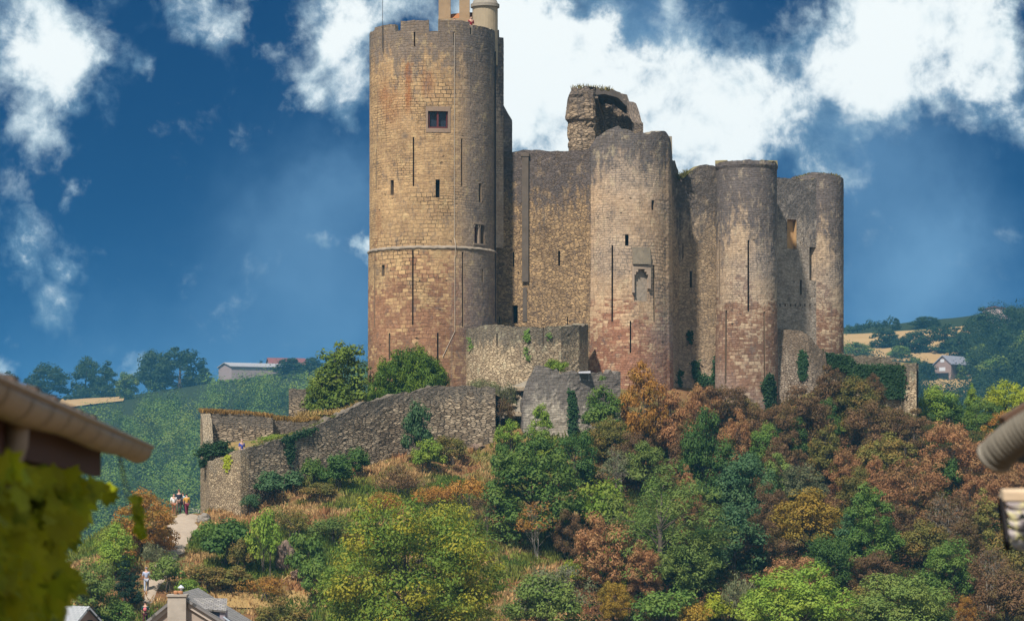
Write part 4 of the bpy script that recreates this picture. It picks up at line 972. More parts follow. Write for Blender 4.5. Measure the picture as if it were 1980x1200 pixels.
SPEC = {  # H, R, cb, nc, per, L, W, cr, shape, down, flat, up, trunk r, limbs, twigs, multi, bark
    'broad':   dict(H=6.0, R=3.0, cb=-.7, nc=62, per=150, L=.24, Wd=.14, cr=.80, shape='round', tr=.20, nl=18),
    'broad2':  dict(H=6.0, R=3.0, cb=-.8, nc=56, per=165, L=.25, Wd=.14, cr=.90, shape='round', tr=.20, nl=18),
    'broad3':  dict(H=6.0, R=3.0, cb=-.2, nc=72, per=115, L=.23, Wd=.13, cr=.70, shape='umbrella', tr=.18, nl=22),
    'upright': dict(H=6.0, R=2.4, cb=-.9, nc=60, per=145, L=.24, Wd=.13, cr=.75, shape='upright', tr=.16, nl=18),
    'upright2':dict(H=6.0, R=2.4, cb=-.9, nc=68, per=125, L=.23, Wd=.125, cr=.66, shape='upright', tr=.16, nl=20),
    'dry':     dict(H=6.0, R=2.6, cb=.0, nc=74, per=115, L=.24, Wd=.095, cr=.62, shape='upright', down=.7, up=.1, tr=.12, nl=34, twigs=3, multi=3),
    'dry2':    dict(H=6.0, R=2.8, cb=-.2, nc=84, per=110, L=.23, Wd=.095, cr=.62, shape='round', down=.6, up=.1, tr=.12, nl=38, twigs=3, multi=3),
    'feather': dict(H=6.0, R=3.0, cb=-.8, nc=110, per=130, L=.21, Wd=.05, cr=.62, shape='round', flat=.6, up=.8, tr=.16, nl=26),
    'sparse':  dict(H=5.0, R=2.5, cb=.5, nc=66, per=30, L=.22, Wd=.09, cr=.5, shape='umbrella', tr=.05, nl=48, twigs=4, multi=4),
    'bush':    dict(H=2.4, R=1.6, cb=.0, nc=26, per=100, L=.22, Wd=.125, cr=.52, shape='umbrella', tr=.06, nl=10, multi=3),
    'bush2':   dict(H=2.4, R=1.7, cb=.0, nc=32, per=80, L=.19, Wd=.10, cr=.45, shape='umbrella', tr=.06, nl=12, multi=3),
    'scrub':   dict(H=1.6, R=1.5, cb=.0, nc=26, per=55, L=.20, Wd=.05, cr=.42, shape='umbrella', tr=.04, nl=16, twigs=3, multi=3, up=.1),
    'column':  dict(H=5.0, R=.95, cb=.1, nc=50, per=85, L=.20, Wd=.06, cr=.34, shape='column', tr=.10, nl=6, down=-.8, up=.2),
    'yew':     dict(H=4.2, R=3.2, cb=-2.6, nc=300, per=130, L=.22, Wd=.07, cr=.38, shape='umbrella', flat=1.25, down=-.9, up=.1, tr=.2, nl=8),
    'fartree': dict(H=11, R=6.0, cb=-3.5, nc=56, per=75, L=.80, Wd=.5, cr=1.75, shape='round', tr=.4, nl=8, twigs=0),
    'fartree2':dict(H=11, R=5.2, cb=-3.5, nc=56, per=75, L=.80, Wd=.5, cr=1.6, shape='upright', tr=.4, nl=8, twigs=0),
    'hero':    dict(H=11, R=7.2, cb=-1.5, nc=240, per=230, L=.25, Wd=.13, cr=1.25, shape='round', flat=.74, tr=.42, nl=46, twigs=3),
    'biground':dict(H=8, R=4.6, cb=-1.2, nc=125, per=190, L=.25, Wd=.14, cr=.9, shape='round', flat=.7, tr=.28, nl=24),
    'big':     dict(H=9, R=4.6, cb=-1.2, nc=125, per=190, L=.26, Wd=.14, cr=.95, shape='upright', tr=.28, nl=30),
}
_cache = {}
def proto(kind, v, pale=False):
    key = (kind, v, pale)
    if key not in _cache:
        s = dict(SPEC[kind]); rng = np.random.default_rng(abs(hash_(kind)) % 10000 + v * 31)
        tr, nl, tw, mu = s.pop('tr'), s.pop('nl'), s.pop('twigs', 2), s.pop('multi', 1)
        Q, at_, cl = crown(rng, **s)
        cm = quads_mesh('crown', Q, at_); cm.materials.append(LM['green'])
        b = wood(rng, s['H'], s['cb'], cl, tr, nl, tw, mu)
        wm = bpy.data.meshes.new('trunk'); wm.from_pydata(b.v, [], b.f); wm.materials.append(PALEBARK if pale else BARK)
        _cache[key] = (cm, wm, s['H'], s['R'])
    return _cache[key]
def hash_(t):
    h = 7
    for ch in t: h = (h * 131 + ord(ch)) & 0xffffff
    return h
def plant(name, cat, kind, v, loc, H, Wd, mat, label, group=None, rot=0.0, pale=False, depth=None):
    """one plant: an Empty at its foot, crown and trunk as children, sized to height H and width Wd"""
    cm, wm, h0, r0 = proto(kind, v, pale)
    e = empty(name, loc, label, cat, group); e.rotation_euler = (0, 0, rot)
    a = Wd / (2 * r0); e.scale = (a, a, H / h0)
    c = bpy.data.objects.new('crown' if cat == 'tree' else 'foliage', cm); C.objects.link(c); c.parent = e
    c.material_slots[0].link = 'OBJECT'; c.material_slots[0].material = LM[mat]
    w = bpy.data.objects.new('trunk' if cat == 'tree' else 'stems', wm); C.objects.link(w); w.parent = e
    return e
RT = random.Random(17)
def T(kind, v, px, top, bot, wpx, mat, label, name=None, cat=None, group=None, pale=False, Y=None, y0=150, y1=1500, sink=0.0, wf=1.0):
    """place a plant by its outline in the photo: column, top row, foot row and width"""
    if Y is None: x, y, z = ground_at(px, bot, y0, y1)
    else: y = Y; x = xof(px, Y); z = zof(bot, Y)
    H = (bot - top) * y / K; Wd = wpx * y / K * (1.1 if px > 1100 else .98) * wf
    bushy = kind in ('bush', 'bush2', 'scrub', 'yew')
    name = name or ('shrub' if bushy else {'column': 'cypress'}.get(kind, 'deciduous_tree')); cat = cat or ('shrub' if bushy else 'tree')
    return plant(name, cat, kind, v, (x, y, z - sink), H, Wd, mat, label, group, RT.uniform(0, 6.28), pale)
# ---- trees and shrubs on the castle hill, one by one
T('hero', 0, 797, 958, 1290, 365, 'walnut', 'largest tree, a broad round green crown yellowing at its tips, below the ramp wall')
T('big', 0, 1026, 812, 1050, 245, 'green', 'big fresh green tree with a pointed crown below the ruined grey wall')
T('upright', 1, 1046, 772, 900, 62, 'bright', 'slim yellow-green tree rising against the ruined grey wall')
T('upright', 0, 1165, 735, 870, 95, 'green', 'green tree with a pointed top right of the ruined grey wall')
T('dry2', 0, 1180, 798, 905, 85, 'olive', 'olive-brown tree under the right end of the ruined grey wall')
T('dry', 0, 1243, 690, 880, 105, 'orange', 'tall sparse yellow-orange tree at the red foot of the bow-fronted tower')
T('dry', 1, 1296, 738, 905, 100, 'rust', 'rust-coloured thicket tree beside the foot of the bow-fronted tower, left of the dark bright-topped tree')
T('dry', 2, 1345, 736, 880, 72, 'rust', 'narrow rust tree against the second curtain wall')
T('feather', 0, 1282, 884, 1145, 232, 'feather', 'wide feathery soft green tree in the middle of the slope')
T('bush', 1, 1160, 925, 1050, 105, 'bright', 'light green bushy sapling between the big fresh green tree and the feathery tree', name='sapling', cat='tree')
T('sparse', 0, 1036, 966, 1085, 92, 'orange', 'thin small tree with bare forked stems and orange leaf tips', pale=True)
T('sparse', 1, 940, 955, 1045, 70, 'brown', 'twiggy brownish shrub-tree just right of the largest tree')
T('dry2', 1, 1168, 992, 1150, 128, 'rust', 'bright rust tree in front of the feathery green tree')
T('dry2', 2, 1246, 1042, 1170, 70, 'rust', 'smaller rust tree touching the right side of the bright rust one')
T('sparse', 2, 1064, 1075, 1255, 175, 'pale', 'pale green open tree with white branches at the bottom, right of the largest tree', pale=True)
T('broad3', 3, 1050, 1100, 1262, 150, 'feather', 'soft green shrubby tree behind the white branches at the bottom edge')
T('bush', 2, 1112, 1080, 1140, 55, 'lime', 'small yellow-green shrub beneath the bright rust tree')
T('column', 1, 1173, 1042, 1155, 26, 'bright', 'slim green sapling standing before the bright rust tree', name='sapling', cat='tree')
T('column', 2, 1203, 1095, 1165, 24, 'lime', 'short yellow-green sapling right of the slim green one', name='sapling', cat='tree')
T('dry2', 3, 1188, 1118, 1215, 68, 'gold', 'ochre shrub below the bright rust tree', name='shrub', cat='shrub')
T('bush', 3, 1328, 1110, 1160, 44, 'green', 'little green bush on the bare bank under the feathery tree')
T('broad', 1, 1366, 788, 975, 86, 'deep', 'dark green tree with a brighter head before the second curtain wall')
T('dry', 3, 1425, 778, 905, 74, 'rust', 'upright rust tree below the slender round tower')
T('dry2', 4, 1403, 742, 850, 95, 'brown', 'brownish tree against the foot of the slender round tower')
T('broad2', 2, 1476, 823, 920, 60, 'green', 'small bright green tree below the ivy at the slender round tower')
T('dry2', 5, 1556, 742, 890, 112, 'brown', 'dark brown rounded tree under the battered plinth')
T('dry', 4, 1605, 700, 815, 80, 'brown', 'brown tree in front of the left end of the terrace wall')
T('broad2', 0, 1655, 728, 830, 86, 'olive', 'olive-green tree in front of the ivied terrace wall')
T('dry', 5, 1692, 716, 800, 52, 'brown', 'slim reddish brown tree against the ivy of the terrace wall')
T('dry2', 6, 1685, 775, 885, 108, 'brown', 'rusty brown tree midway under the terrace wall')
T('dry2', 7, 1752, 790, 885, 88, 'brown', 'rusty brown tree below the sunlit pier')
T('dry', 6, 1598, 812, 950, 100, 'olive', 'mixed olive and rust tree below the dark brown rounded tree')
T('bush', 4, 1628, 815, 850, 34, 'bright', 'tuft of bright green foliage among brown trees below the plinth')
T('dry2', 8, 1633, 860, 960, 70, 'rust', 'dull rust tree above the big pointed green tree')
T('broad3', 4, 1712, 836, 955, 108, 'olive', 'olive tree with browning top above the rust-red tree')
T('dry', 7, 1690, 872, 985, 66, 'rust', 'slender rust tree behind the tip of the big pointed green tree')
T('dry2', 9, 1763, 886, 1030, 138, 'rust', 'rust-red tree in the centre of the right-hand wood')
T('dry2', 10, 1836, 812, 955, 116, 'rust', 'wide pinkish rust tree below the green trees behind the pier')
T('dry', 8, 1918, 828, 970, 112, 'rust', 'rust tree behind the ribbed pipe')
T('dry2', 11, 1975, 850, 985, 80, 'rust', 'rust tree at the right edge above the slate roof')
T('bush', 5, 1832, 885, 960, 52, 'deep', 'dark green bush among the rust trees')
T('big', 2, 1682, 920, 1110, 140, 'green', 'big pointed green tree in the lower right wood')
T('upright2', 3, 1640, 985, 1110, 70, 'blue', 'bluish-green lower tree left of the big pointed green one')
T('broad3', 5, 1563, 948, 1090, 132, 'gold', 'golden yellow tree left of the big pointed green tree')
T('broad3', 6, 1557, 893, 1000, 85, 'pale', 'pale olive tree just above the golden one')
T('broad', 2, 1420, 962, 1110, 122, 'blue', 'bluish-green rounded tree right of the feathery tree')
T('broad2', 3, 1442, 868, 1000, 105, 'blue', 'dull green tree above the bluish-green rounded one')
T('upright2', 4, 1502, 862, 985, 84, 'feather', 'olive-green tree left of the pale olive one')
T('dry2', 12, 1490, 930, 1040, 80, 'brown', 'dark brown leafless-looking tree between the bluish-green and golden trees')
T('biground', 3, 1538, 1090, 1275, 220, 'bright', 'brilliant light green tree at the bottom edge, right of centre')
T('dry2', 13, 1532, 1068, 1165, 115, 'rust', 'rust crown peeping over the brilliant light green tree')
T('scrub', 1, 1425, 1112, 1215, 80, 'pale', 'grey-green wispy shrub left of the brilliant light green tree')
T('bush', 6, 1388, 1148, 1215, 60, 'lime', 'yellow-green shrub at the bottom edge left of the grey-green wispy shrub')
T('biground', 4, 1752, 1100, 1275, 200, 'feather', 'olive-green spreading tree at the bottom edge of the right-hand wood')
T('upright', 3, 1790, 1080, 1240, 100, 'green', 'taller green tree behind the olive-green spreading one at the bottom edge')
T('sparse', 3, 1832, 940, 1095, 110, 'brown', 'thin brown tree with pale trunks in the right-hand wood', pale=True)
T('broad3', 7, 1790, 1005, 1105, 95, 'olive', 'yellowing green tree right of the big pointed green one')
T('upright2', 5, 1902, 938, 1090, 85, 'olive', 'tall olive-yellow tree left of the slate roof')
T('sparse', 4, 1918, 1050, 1190, 95, 'brown', 'bare-stemmed tree with white trunks under the slate roof', pale=True)
T('dry2', 14, 1868, 1150, 1215, 40, 'orange', 'small orange bush at the bottom right')
T('broad3', 8, 1950, 1095, 1235, 120, 'brown', 'brown-green tree in the bottom right corner')
T('dry2', 15, 1865, 1000, 1130, 90, 'brown', 'brown tree behind the pale trunks')
T('broad2', 5, 1975, 1010, 1150, 100, 'olive', 'olive tree under the slate roof at the right edge')
T('bush2', 6, 1290, 1140, 1225, 120, 'green', 'low green shrubs-clump at the bottom edge under the feathery tree')
T('bush2', 7, 1345, 1165, 1230, 70, 'gold', 'ochre scrub at the bottom edge left of the yellow-green shrub')
T('bush', 8, 1660, 1140, 1230, 90, 'olive', 'rusty olive bush between the two bottom-edge trees')
T('broad2', 6, 1365, 1000, 1130, 60, 'deep', 'dark tree shadowed behind the feathery tree')
T('broad', 4, 1110, 830, 950, 80, 'deep', 'dark green tree below the ruined grey wall, right of the pointed-crown tree')
T('dry2', 16, 1225, 830, 945, 85, 'brown', 'brown tree above the feathery green tree')
T('sparse', 5, 1195, 868, 965, 70, 'pale', 'dead whitish tree with bare branches above the feathery tree', pale=True)
T('broad3', 9, 1245, 850, 960, 80, 'feather', 'soft green tree joining the back of the feathery one')
T('dry', 9, 1330, 905, 1060, 70, 'rust', 'rust tree at the right flank of the feathery tree')
T('broad2', 7, 1330, 820, 930, 70, 'brown', 'brown tree beneath the narrow rust tree')
T('dry2', 17, 1465, 780, 890, 70, 'brown', 'brown bush-tree at the ivied corner of the slender tower')
T('broad2', 8, 1520, 800, 900, 70, 'deep', 'dark green tree at the foot of the plinth')
T('dry', 10, 1505, 835, 960, 80, 'brown', 'brown tree right of the small bright green tree below the ivied tower foot')
T('dry2', 20, 1725, 960, 1075, 90, 'brown', 'brown tree between the big pointed green tree and the rust-red one')
T('broad3', 10, 1800, 930, 1030, 80, 'olive', 'olive-green tree behind the thin tree with pale trunks')
T('dry', 11, 1875, 905, 1030, 90, 'rust', 'rust tree left of the tall olive-yellow one')
T('dry2', 21, 1945, 905, 1020, 90, 'rust', 'rust tree directly behind the porch roof ridge')
T('broad2', 12, 1600, 1030, 1150, 90, 'deep', 'dark green tree under the golden one')
T('dry2', 22, 1470, 1000, 1110, 90, 'brown', 'dark brown tree below the leafless-looking one')
T('broad3', 11, 1330, 1040, 1160, 100, 'feather', 'soft green tree at the lower right of the feathery one')
T('dry', 12, 1545, 860, 975, 70, 'brown', 'slender brown tree left of the mixed olive and rust one')
T('broad2', 13, 1655, 905, 1000, 70, 'olive', 'olive tree peeping out above the big pointed green one')
T('dry2', 23, 1100, 985, 1085, 70, 'brown', 'dull brown tree in the shade of the big fresh green one')
T('broad', 8, 1840, 1035, 1150, 90, 'green', 'green tree below the thin tree with pale trunks')
T('dry2', 24, 1690, 1060, 1160, 90, 'brown', 'brown scrubby tree at the foot of the big pointed green one')
T('dry', 13, 1385, 850, 975, 60, 'rust', 'rust tree behind the dark green tree with the brighter head')
T('broad2', 14, 1265, 935, 1090, 90, 'green', 'mid green tree inside the left flank of the feathery one')
T('dry2', 25, 1502, 775, 900, 80, 'brown', 'brown tree in front of the ivy tongue of the slender tower')
T('broad2', 15, 1440, 768, 850, 70, 'olive', 'olive bush-tree at the very foot of the slender round tower')
T('dry2', 26, 1365, 748, 830, 60, 'rust', 'rust bush between the second curtain wall and the brownish tree')
T('broad', 9, 1590, 770, 880, 60, 'deep', 'dark green tree tucked under the plinth beside the dark brown rounded one')
# shrubs on the open western slope
T('dry2', 18, 279, 944, 1080, 140, 'orange', 'rounded orange autumn tree beside the footpath')
T('broad2', 9, 222, 1005, 1120, 85, 'bright', 'light green tree below the orange autumn tree')
T('broad', 5, 185, 1075, 1225, 100, 'feather', 'large light green shrubby tree left of the dark cypress')
T('column', 0, 240, 1066, 1185, 52, 'cypress', 'dark narrow cypress below the orange tree')
T('column', 4, 262, 1095, 1190, 40, 'cypress', 'shorter dark conifer hugging the right side of the cypress')
T('bush', 9, 228, 1160, 1225, 70, 'green', 'green bush behind the small gabled roof')
T('bush2', 0, 325, 1075, 1145, 80, 'feather', 'feathery green shrub at the lower end of the footpath')
T('scrub', 0, 295, 1055, 1110, 60, 'pale', 'patch of pale flowering weeds beside the path', name='weed_patch', cat='weeds')
T('bush', 0, 442, 1002, 1095, 112, 'deep', 'dark green mounded bush right of the footpath')
T('bush2', 1, 405, 1005, 1060, 70, 'green', 'green bush below the sunlit end wall')
T('bush2', 2, 515, 990, 1115, 78, 'bright', 'tall yellow-green bush in the middle of the open slope')
T('bush2', 3, 468, 1045, 1115, 60, 'olive', 'olive bush between the dark mound and the tall yellow-green bush')
T('bush', 7, 592, 1030, 1130, 78, 'green', 'leafy green shrub left of the largest tree')
T('bush2', 5, 618, 1085, 1175, 85, 'green', 'lower leafy green shrub touching the largest tree')
T('bush', 10, 537, 905, 968, 88, 'blue', 'bluish-green shrub leaning on the lower part of the ramp wall')
T('bush', 11, 650, 880, 948, 70, 'deep', 'dark green shrub at the base of the ramp wall')
T('bush2', 8, 605, 885, 945, 60, 'green', 'green shrub between the two darker ones under the ramp wall')
T('bush', 12, 693, 868, 925, 52, 'deep', 'small dark green shrub highest along the ramp wall base')
T('bush2', 9, 615, 930, 970, 80, 'olive', 'olive scrub below the shrubs of the ramp wall')
T('bush2', 10, 484, 952, 998, 44, 'blue', 'little shrub at the bottom of the wall corner')
T('bush', 13, 812, 785, 900, 62, 'blue', 'bluish-green climber-like shrub growing up the middle of the ramp wall')
T('bush2', 11, 825, 850, 915, 70, 'bright', 'yellow-green shrub by the rock ledge under the ramp wall')
T('bush2', 12, 870, 845, 905, 80, 'olive', 'olive shrub at the right foot of the ramp wall')
T('scrub', 2, 775, 905, 965, 95, 'brown', 'brown dead scrub on the dry slope')
T('scrub', 3, 560, 985, 1045, 110, 'olive', 'grey-green wiry scrub in the middle of the dry slope')
T('scrub', 4, 840, 940, 985, 90, 'orange', 'orange dry bracken above the largest tree', name='bracken', cat='bracken')
T('scrub', 5, 745, 955, 1000, 80, 'orange', 'orange dry bracken left of the top of the largest tree', name='bracken', cat='bracken')
T('bush2', 14, 640, 1000, 1050, 90, 'feather', 'soft green low shrub left of the crown of the largest tree')
T('bush2', 15, 395, 1090, 1145, 90, 'olive', 'olive bush above the dormer roof')
T('bush', 14, 455, 1100, 1150, 75, 'olive', 'brownish olive bush above the strip of golden grass')
T('scrub', 6, 510, 1115, 1165, 100, 'orange', 'reddish dry scrub along the top of the golden grass')
T('bush', 15, 365, 1120, 1180, 60, 'bright', 'bright green bush behind the chimney')
T('bush2', 16, 545, 1160, 1225, 110, 'olive', 'olive scrub under the golden grass at the bottom edge')
T('bush', 16, 970, 860, 920, 40, 'deep', 'dark shrub under the right end of the ramp wall')
T('bush2', 17, 985, 815, 880, 55, 'bright', 'yellow-green bush beside the right end of the ramp wall')
T('scrub', 7, 900, 925, 985, 110, 'orange', 'orange-brown bracken left of the big fresh green tree', name='bracken', cat='bracken')
# inside the walls
T('yew', 0, 790, 668, 800, 178, 'yew', 'dense dome-shaped evergreen bush in front of the keep', Y=241.3)
T('upright', 4, 662, 636, 812, 150, 'moss', 'leafy dark green tree behind the ramp wall, left of the keep', Y=247.0)
T('upright2', 6, 618, 700, 812, 80, 'moss', 'lower green tree merging with the left side of the tree by the keep', Y=246.0)
T('bush', 17, 424, 848, 902, 80, 'ivy', 'dark leafy bush spilling over the sunlit end wall', Y=231.5)
T('bush', 18, 400, 880, 915, 32, 'ivy', 'small clump of dark foliage hanging at the broken edge of the end wall', Y=231.0)
T('bush', 19, 1076, 692, 730, 46, 'bright', 'small fresh green bush growing behind the ruined grey wall', Y=239.8)
T('bush2', 18, 520, 838, 866, 70, 'bright', 'yellowish weeds on the terrace beside the ramp wall', Y=233.5, name='weeds', cat='weeds')
T('scrub', 8, 935, 733, 775, 80, 'pale', 'dry grey brush heaped at the foot of the curved rubble wall', Y=241.0)
T('scrub', 9, 980, 742, 800, 52, 'pale', 'dry pale brush filling the gap between the ramp wall and the ruined grey wall', Y=239.6)
T('scrub', 10, 972, 772, 822, 50, 'brown', 'brown bramble low in the gap at the end of the ramp wall', Y=238.9)
# green trees beyond the pier
T('broad2', 10, 1812, 740, 850, 88, 'bright', 'yellow-green tree just right of the sunlit pier', Y=266)
T('broad', 6, 1835, 765, 850, 70, 'deep', 'dark green tree beside the yellow-green one right of the pier', Y=264.5)
T('upright', 5, 1880, 736, 840, 42, 'bright', 'slim bright green tree left of the limey round one', Y=270)
T('broad', 7, 1946, 735, 850, 92, 'lime', 'limey yellow round tree at the right edge', Y=268)
T('broad2', 11, 1890, 772, 860, 90, 'green', 'mid green tree below the slim bright one', Y=264)
T('dry2', 19, 1935, 790, 880, 75, 'orange', 'orange-brown tree under the limey round tree', Y=262)
def understory():
    rng = np.random.default_rng(77); Q = []; TN = []
    pal = np.array([(.11, .055, .03), (.15, .08, .04), (.03, .055, .014), (.05, .075, .018), (.08, .065, .022), (.02, .04, .012)])  # dark palette imitates shade in the gaps between trees
    for k in range(1500):
        px = rng.uniform(1130, 2060); py = rng.uniform(800, 1225)
        if py < np.interp(px, [1130, 1200, 1250, 1500, 1600, 1770, 2000], [880, 860, 785, 825, 780, 815, 860]): continue
        x, y, z = ground_at(px, py); r = rng.uniform(.6, 1.25); m = int(70 * r)
        c = pal[int(np.clip(rng.normal(2.2 + 2.2 * float(vnoise(x / 5, y / 5, 6)), 1.3), 0, 5))]
        v = rng.normal(size=(m, 3)); v /= np.linalg.norm(v, axis=1, keepdims=True); v[:, 2] = np.abs(v[:, 2])
        p = np.array([x, y, z]) + v * r * (.5 + .5 * rng.random((m, 1))) * np.array([1, 1, 1.1])
        Q.append(leaf_quads(p, v + np.array([0, 0, .5]) + rng.normal(0, .5, (m, 3)), .23, .12, rng)); TN.append(np.concatenate([c * rng.uniform(.65, 1.35, (m, 1)), np.ones((m, 1))], 1))
    o = link('brushwood', quads_mesh('brushwood', np.concatenate(Q), {'tone': np.concatenate(TN)}), None, GRASSM)
    props(o, 'tangled brown and green brushwood between the trees of the right-hand wood', 'brushwood', kind='stuff')
# ---- ivy on the walls: leaves lying on the faces they climb
def ivy(label, path, polys, n, seed, out=0.22, mat='ivy', L=.24):
    rng = np.random.default_rng(seed); Q = []
    for poly, cnt, dy in polys:
        poly = np.array(poly, float); lo, hi = poly.min(0), poly.max(0); k = 0
        while k < cnt:
            px, py = rng.uniform(lo, hi); j = False
            for a, b in zip(poly, np.roll(poly, -1, 0)):
                if (a[1] > py) != (b[1] > py) and px < (b[0] - a[0]) * (py - a[1]) / (b[1] - a[1]) + a[0]: j = not j
            if not j: continue
            px += rng.normal(0, 2); py += rng.normal(0, 2)
            Y = dy(px, py) if callable(dy) else dy
            c = np.array([[xof(px, Y), Y - out * rng.random() ** .7, zof(py, Y)]])
            Q.append(leaf_quads(c, np.array([[rng.normal(0, .45) - .1, -1.0, .35 + rng.normal(0, .4)]]), L, L * .75, rng, .3)); k += 1
    Q = np.concatenate(Q)
    o = link('ivy', quads_mesh('ivy', Q, {'rnd': rng.random(len(Q)), 'tip': rng.random(len(Q)) * .6}), None, LM[mat])
    return props(o, label, 'ivy')
def on(path, off=0.05):
    tab = []
    for u in np.linspace(0, path.L, 400):
        x, y = path.pos(u); nx, ny = path.nrm(u)
        if nx * x + ny * y < 0: tab.append((HX + x / y * K, y))
    tab.sort(); tab = np.array(tab)
    return lambda px, py: float(np.interp(px, tab[:, 0], tab[:, 1])) - off
ty = on(tw, .12)
ivy('thick dark ivy covering the terrace wall beside the pier', tw, [([(1640, 686), (1656, 706), (1700, 706), (1746, 708), (1748, 735), (1746, 770), (1700, 768), (1680, 735), (1655, 735), (1640, 725)], 3600, ty), ([(1580, 676), (1600, 684), (1640, 690), (1645, 718), (1610, 712), (1584, 702)], 1200, ty)], 0, 1, .4)
plx = lambda px, py: on(pp, 0)(px, py) - .16 * max(0, 15.2 - zof(py, 258.5)) - .06
ivy('strand of ivy hanging down the battered plinth', pp, [([(1548, 678), (1556, 680), (1560, 700), (1556, 735), (1546, 730), (1544, 700)], 420, plx)], 0, 2)
t3y = lambda px, py: on(tp3, 0)(px, py) - .014 * max(0, 18 - zof(py, 256)) - .06
ivy('tongue of ivy climbing the foot of the slender round tower', tp3, [([(1485, 722), (1496, 728), (1501, 760), (1500, 808), (1484, 800), (1473, 745)], 1000, t3y)], 0, 3, .3)
w2y = on(wp2, .08)
ivy('scattered ivy tufts on the base of the second curtain wall', wp2, [([(1338, 700), (1350, 695), (1352, 720), (1372, 730), (1386, 745), (1350, 745), (1340, 725)], 420, w2y), ([(1330, 640), (1338, 640), (1337, 668), (1331, 666)], 70, w2y), ([(1312, 715), (1320, 715), (1318, 745), (1310, 742)], 80, w2y), ([(1380, 690), (1387, 690), (1387, 740), (1376, 740)], 140, w2y)], 0, 4)
uy = on(up, .08)
ivy('vertical strip of ivy on the ruined grey wall', up, [([(1098, 752), (1110, 756), (1116, 800), (1112, 860), (1099, 850)], 420, uy)], 0, 5)
ry = on(rp, .08)
ivy('ivy trailing down the lower ramp wall', rp, [([(553, 846), (566, 845), (570, 880), (562, 900), (555, 880)], 240, ry), ([(540, 850), (610, 826), (612, 832), (556, 856)], 260, ry)], 0, 6)
by = on(bpth, .06)
ivy('green tufts rooted in the face of the curved rubble wall', bpth, [([(1014, 638), (1023, 640), (1024, 655), (1019, 664), (1014, 655)], 90, by), ([(1015, 672), (1020, 672), (1018, 684), (1014, 682)], 25, by), ([(1018, 688), (1025, 688), (1024, 696), (1018, 696)], 22, by), ([(1058, 646), (1066, 646), (1064, 654), (1058, 653)], 22, by), ([(905, 650), (913, 650), (911, 676), (905, 676)], 40, by)], 0, 7, .15, 'green', .18)
ivy('green creeper on the sunlit end wall', lp, [([(432, 882), (446, 880), (446, 905), (440, 912), (434, 905)], 110, on(lp, .06))], 0, 8, .15, 'lime', .2)
# ---- grass along the wall tops and the slope cover
def tuft_quads(P, h, w, rng, lean=.35):
    k = len(P); a = rng.uniform(0, 2 * pi, k); d = np.stack([np.cos(a), np.sin(a), np.zeros(k)], 1)
    hh = (h * rng.uniform(.5, 1.4, k))[:, None]; up = np.array([0, 0, 1.0]) + np.stack([rng.normal(0, lean, k), rng.normal(0, lean, k), np.zeros(k)], 1)
    ww = (w * rng.uniform(.6, 1.3, k))[:, None]
    return np.stack([P - d * ww / 2, P + d * ww / 2, P + up * hh + d * ww * .12, P + up * hh - d * ww * .12], 1)
def grass_mat(name, trans=.3):
    m, t = newmat(name); c = t.n('ShaderNodeAttribute', attribute_name='tone').outputs['Color']
    d = t.n('ShaderNodeBsdfDiffuse', i_0=c); tr = t.n('ShaderNodeBsdfTranslucent', i_0=c)
    t.n('ShaderNodeOutputMaterial', i_0=t.n('ShaderNodeMixShader', i_0=trans, i_1=d.outputs[0], i_2=tr.outputs[0]).outputs[0]); return m
GRASSM = grass_mat('grass_blades')
def build_cover():
    rng = np.random.default_rng(12); n = 170000
    x = rng.uniform(-47, 60, n); y = rng.uniform(194, 264, n)
    px = HX + x / y * K
    # keep to the slope in front of the walls
    front = np.interp(px, [200, 385, 465, 600, 700, 760, 958, 1000, 1200, 1250, 1500, 1600, 1772, 2300], [228, 231, 226.5, 230.5, 234, 236, 238, 239, 239.5, 248, 254, 258, 262, 270])
    ok = y < front - .15
    pw = np.abs(px - np.interp(HY - h_raw(x, y) / y * K, [984, 996, 1015, 1040, 1066, 1098, 1140, 1180], [376, 366, 354, 344, 333, 318, 292, 282])) < 30
    ok &= ~(pw & (y < 232) & (y > 204) & (px < 420))
    x, y, px = x[ok], y[ok], px[ok]; z = h_raw(x, y)
    N1 = fbm(x / 5, y / 5, 4, 21); N2 = fbm(x / 1.6, y / 1.6, 3, 44)
    dens = rng.random(len(x)) < np.clip(.62 + .9 * N1, .12, 1)
    x, y, z, N1, N2, px = (q[dens] for q in (x, y, z, N1, N2, px))
    k = len(x); rep = 4
    P = np.repeat(np.stack([x, y, z - .03], 1), rep, 0) + np.concatenate([rng.normal(0, .13, (k * rep, 2)), np.zeros((k * rep, 1))], 1)
    n1 = np.repeat(N1, rep); n2 = np.repeat(N2, rep); hgt = .22 + .28 * np.clip(n2 + .3, 0, 1) + .25 * np.clip(n1, 0, 1)
    Q = tuft_quads(P, hgt, .14, rng)
    dry = np.array([.46, .29, .13]); grn = np.array([.11, .16, .03]); rst = np.array([.33, .155, .07]); yel = np.array([.27, .26, .055])
    a = sstep(-.15, .2, n1 + .35 * n2)[:, None]; b = sstep(.0, .3, n2)[:, None]
    col = (dry * (1 - b) + rst * b) * (1 - a) + (grn * (1 - .5 * b) + yel * .5 * b) * a
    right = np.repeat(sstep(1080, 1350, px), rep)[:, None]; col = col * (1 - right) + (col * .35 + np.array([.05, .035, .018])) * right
    col = col * rng.uniform(.6, 1.35, (len(col), 1)); col = np.concatenate([col, np.ones((len(col), 1))], 1)
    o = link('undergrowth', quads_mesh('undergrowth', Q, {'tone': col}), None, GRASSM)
    props(o, 'rough dry grass, weeds and bracken covering the castle hill', 'undergrowth', kind='stuff')
build_cover()
understory()
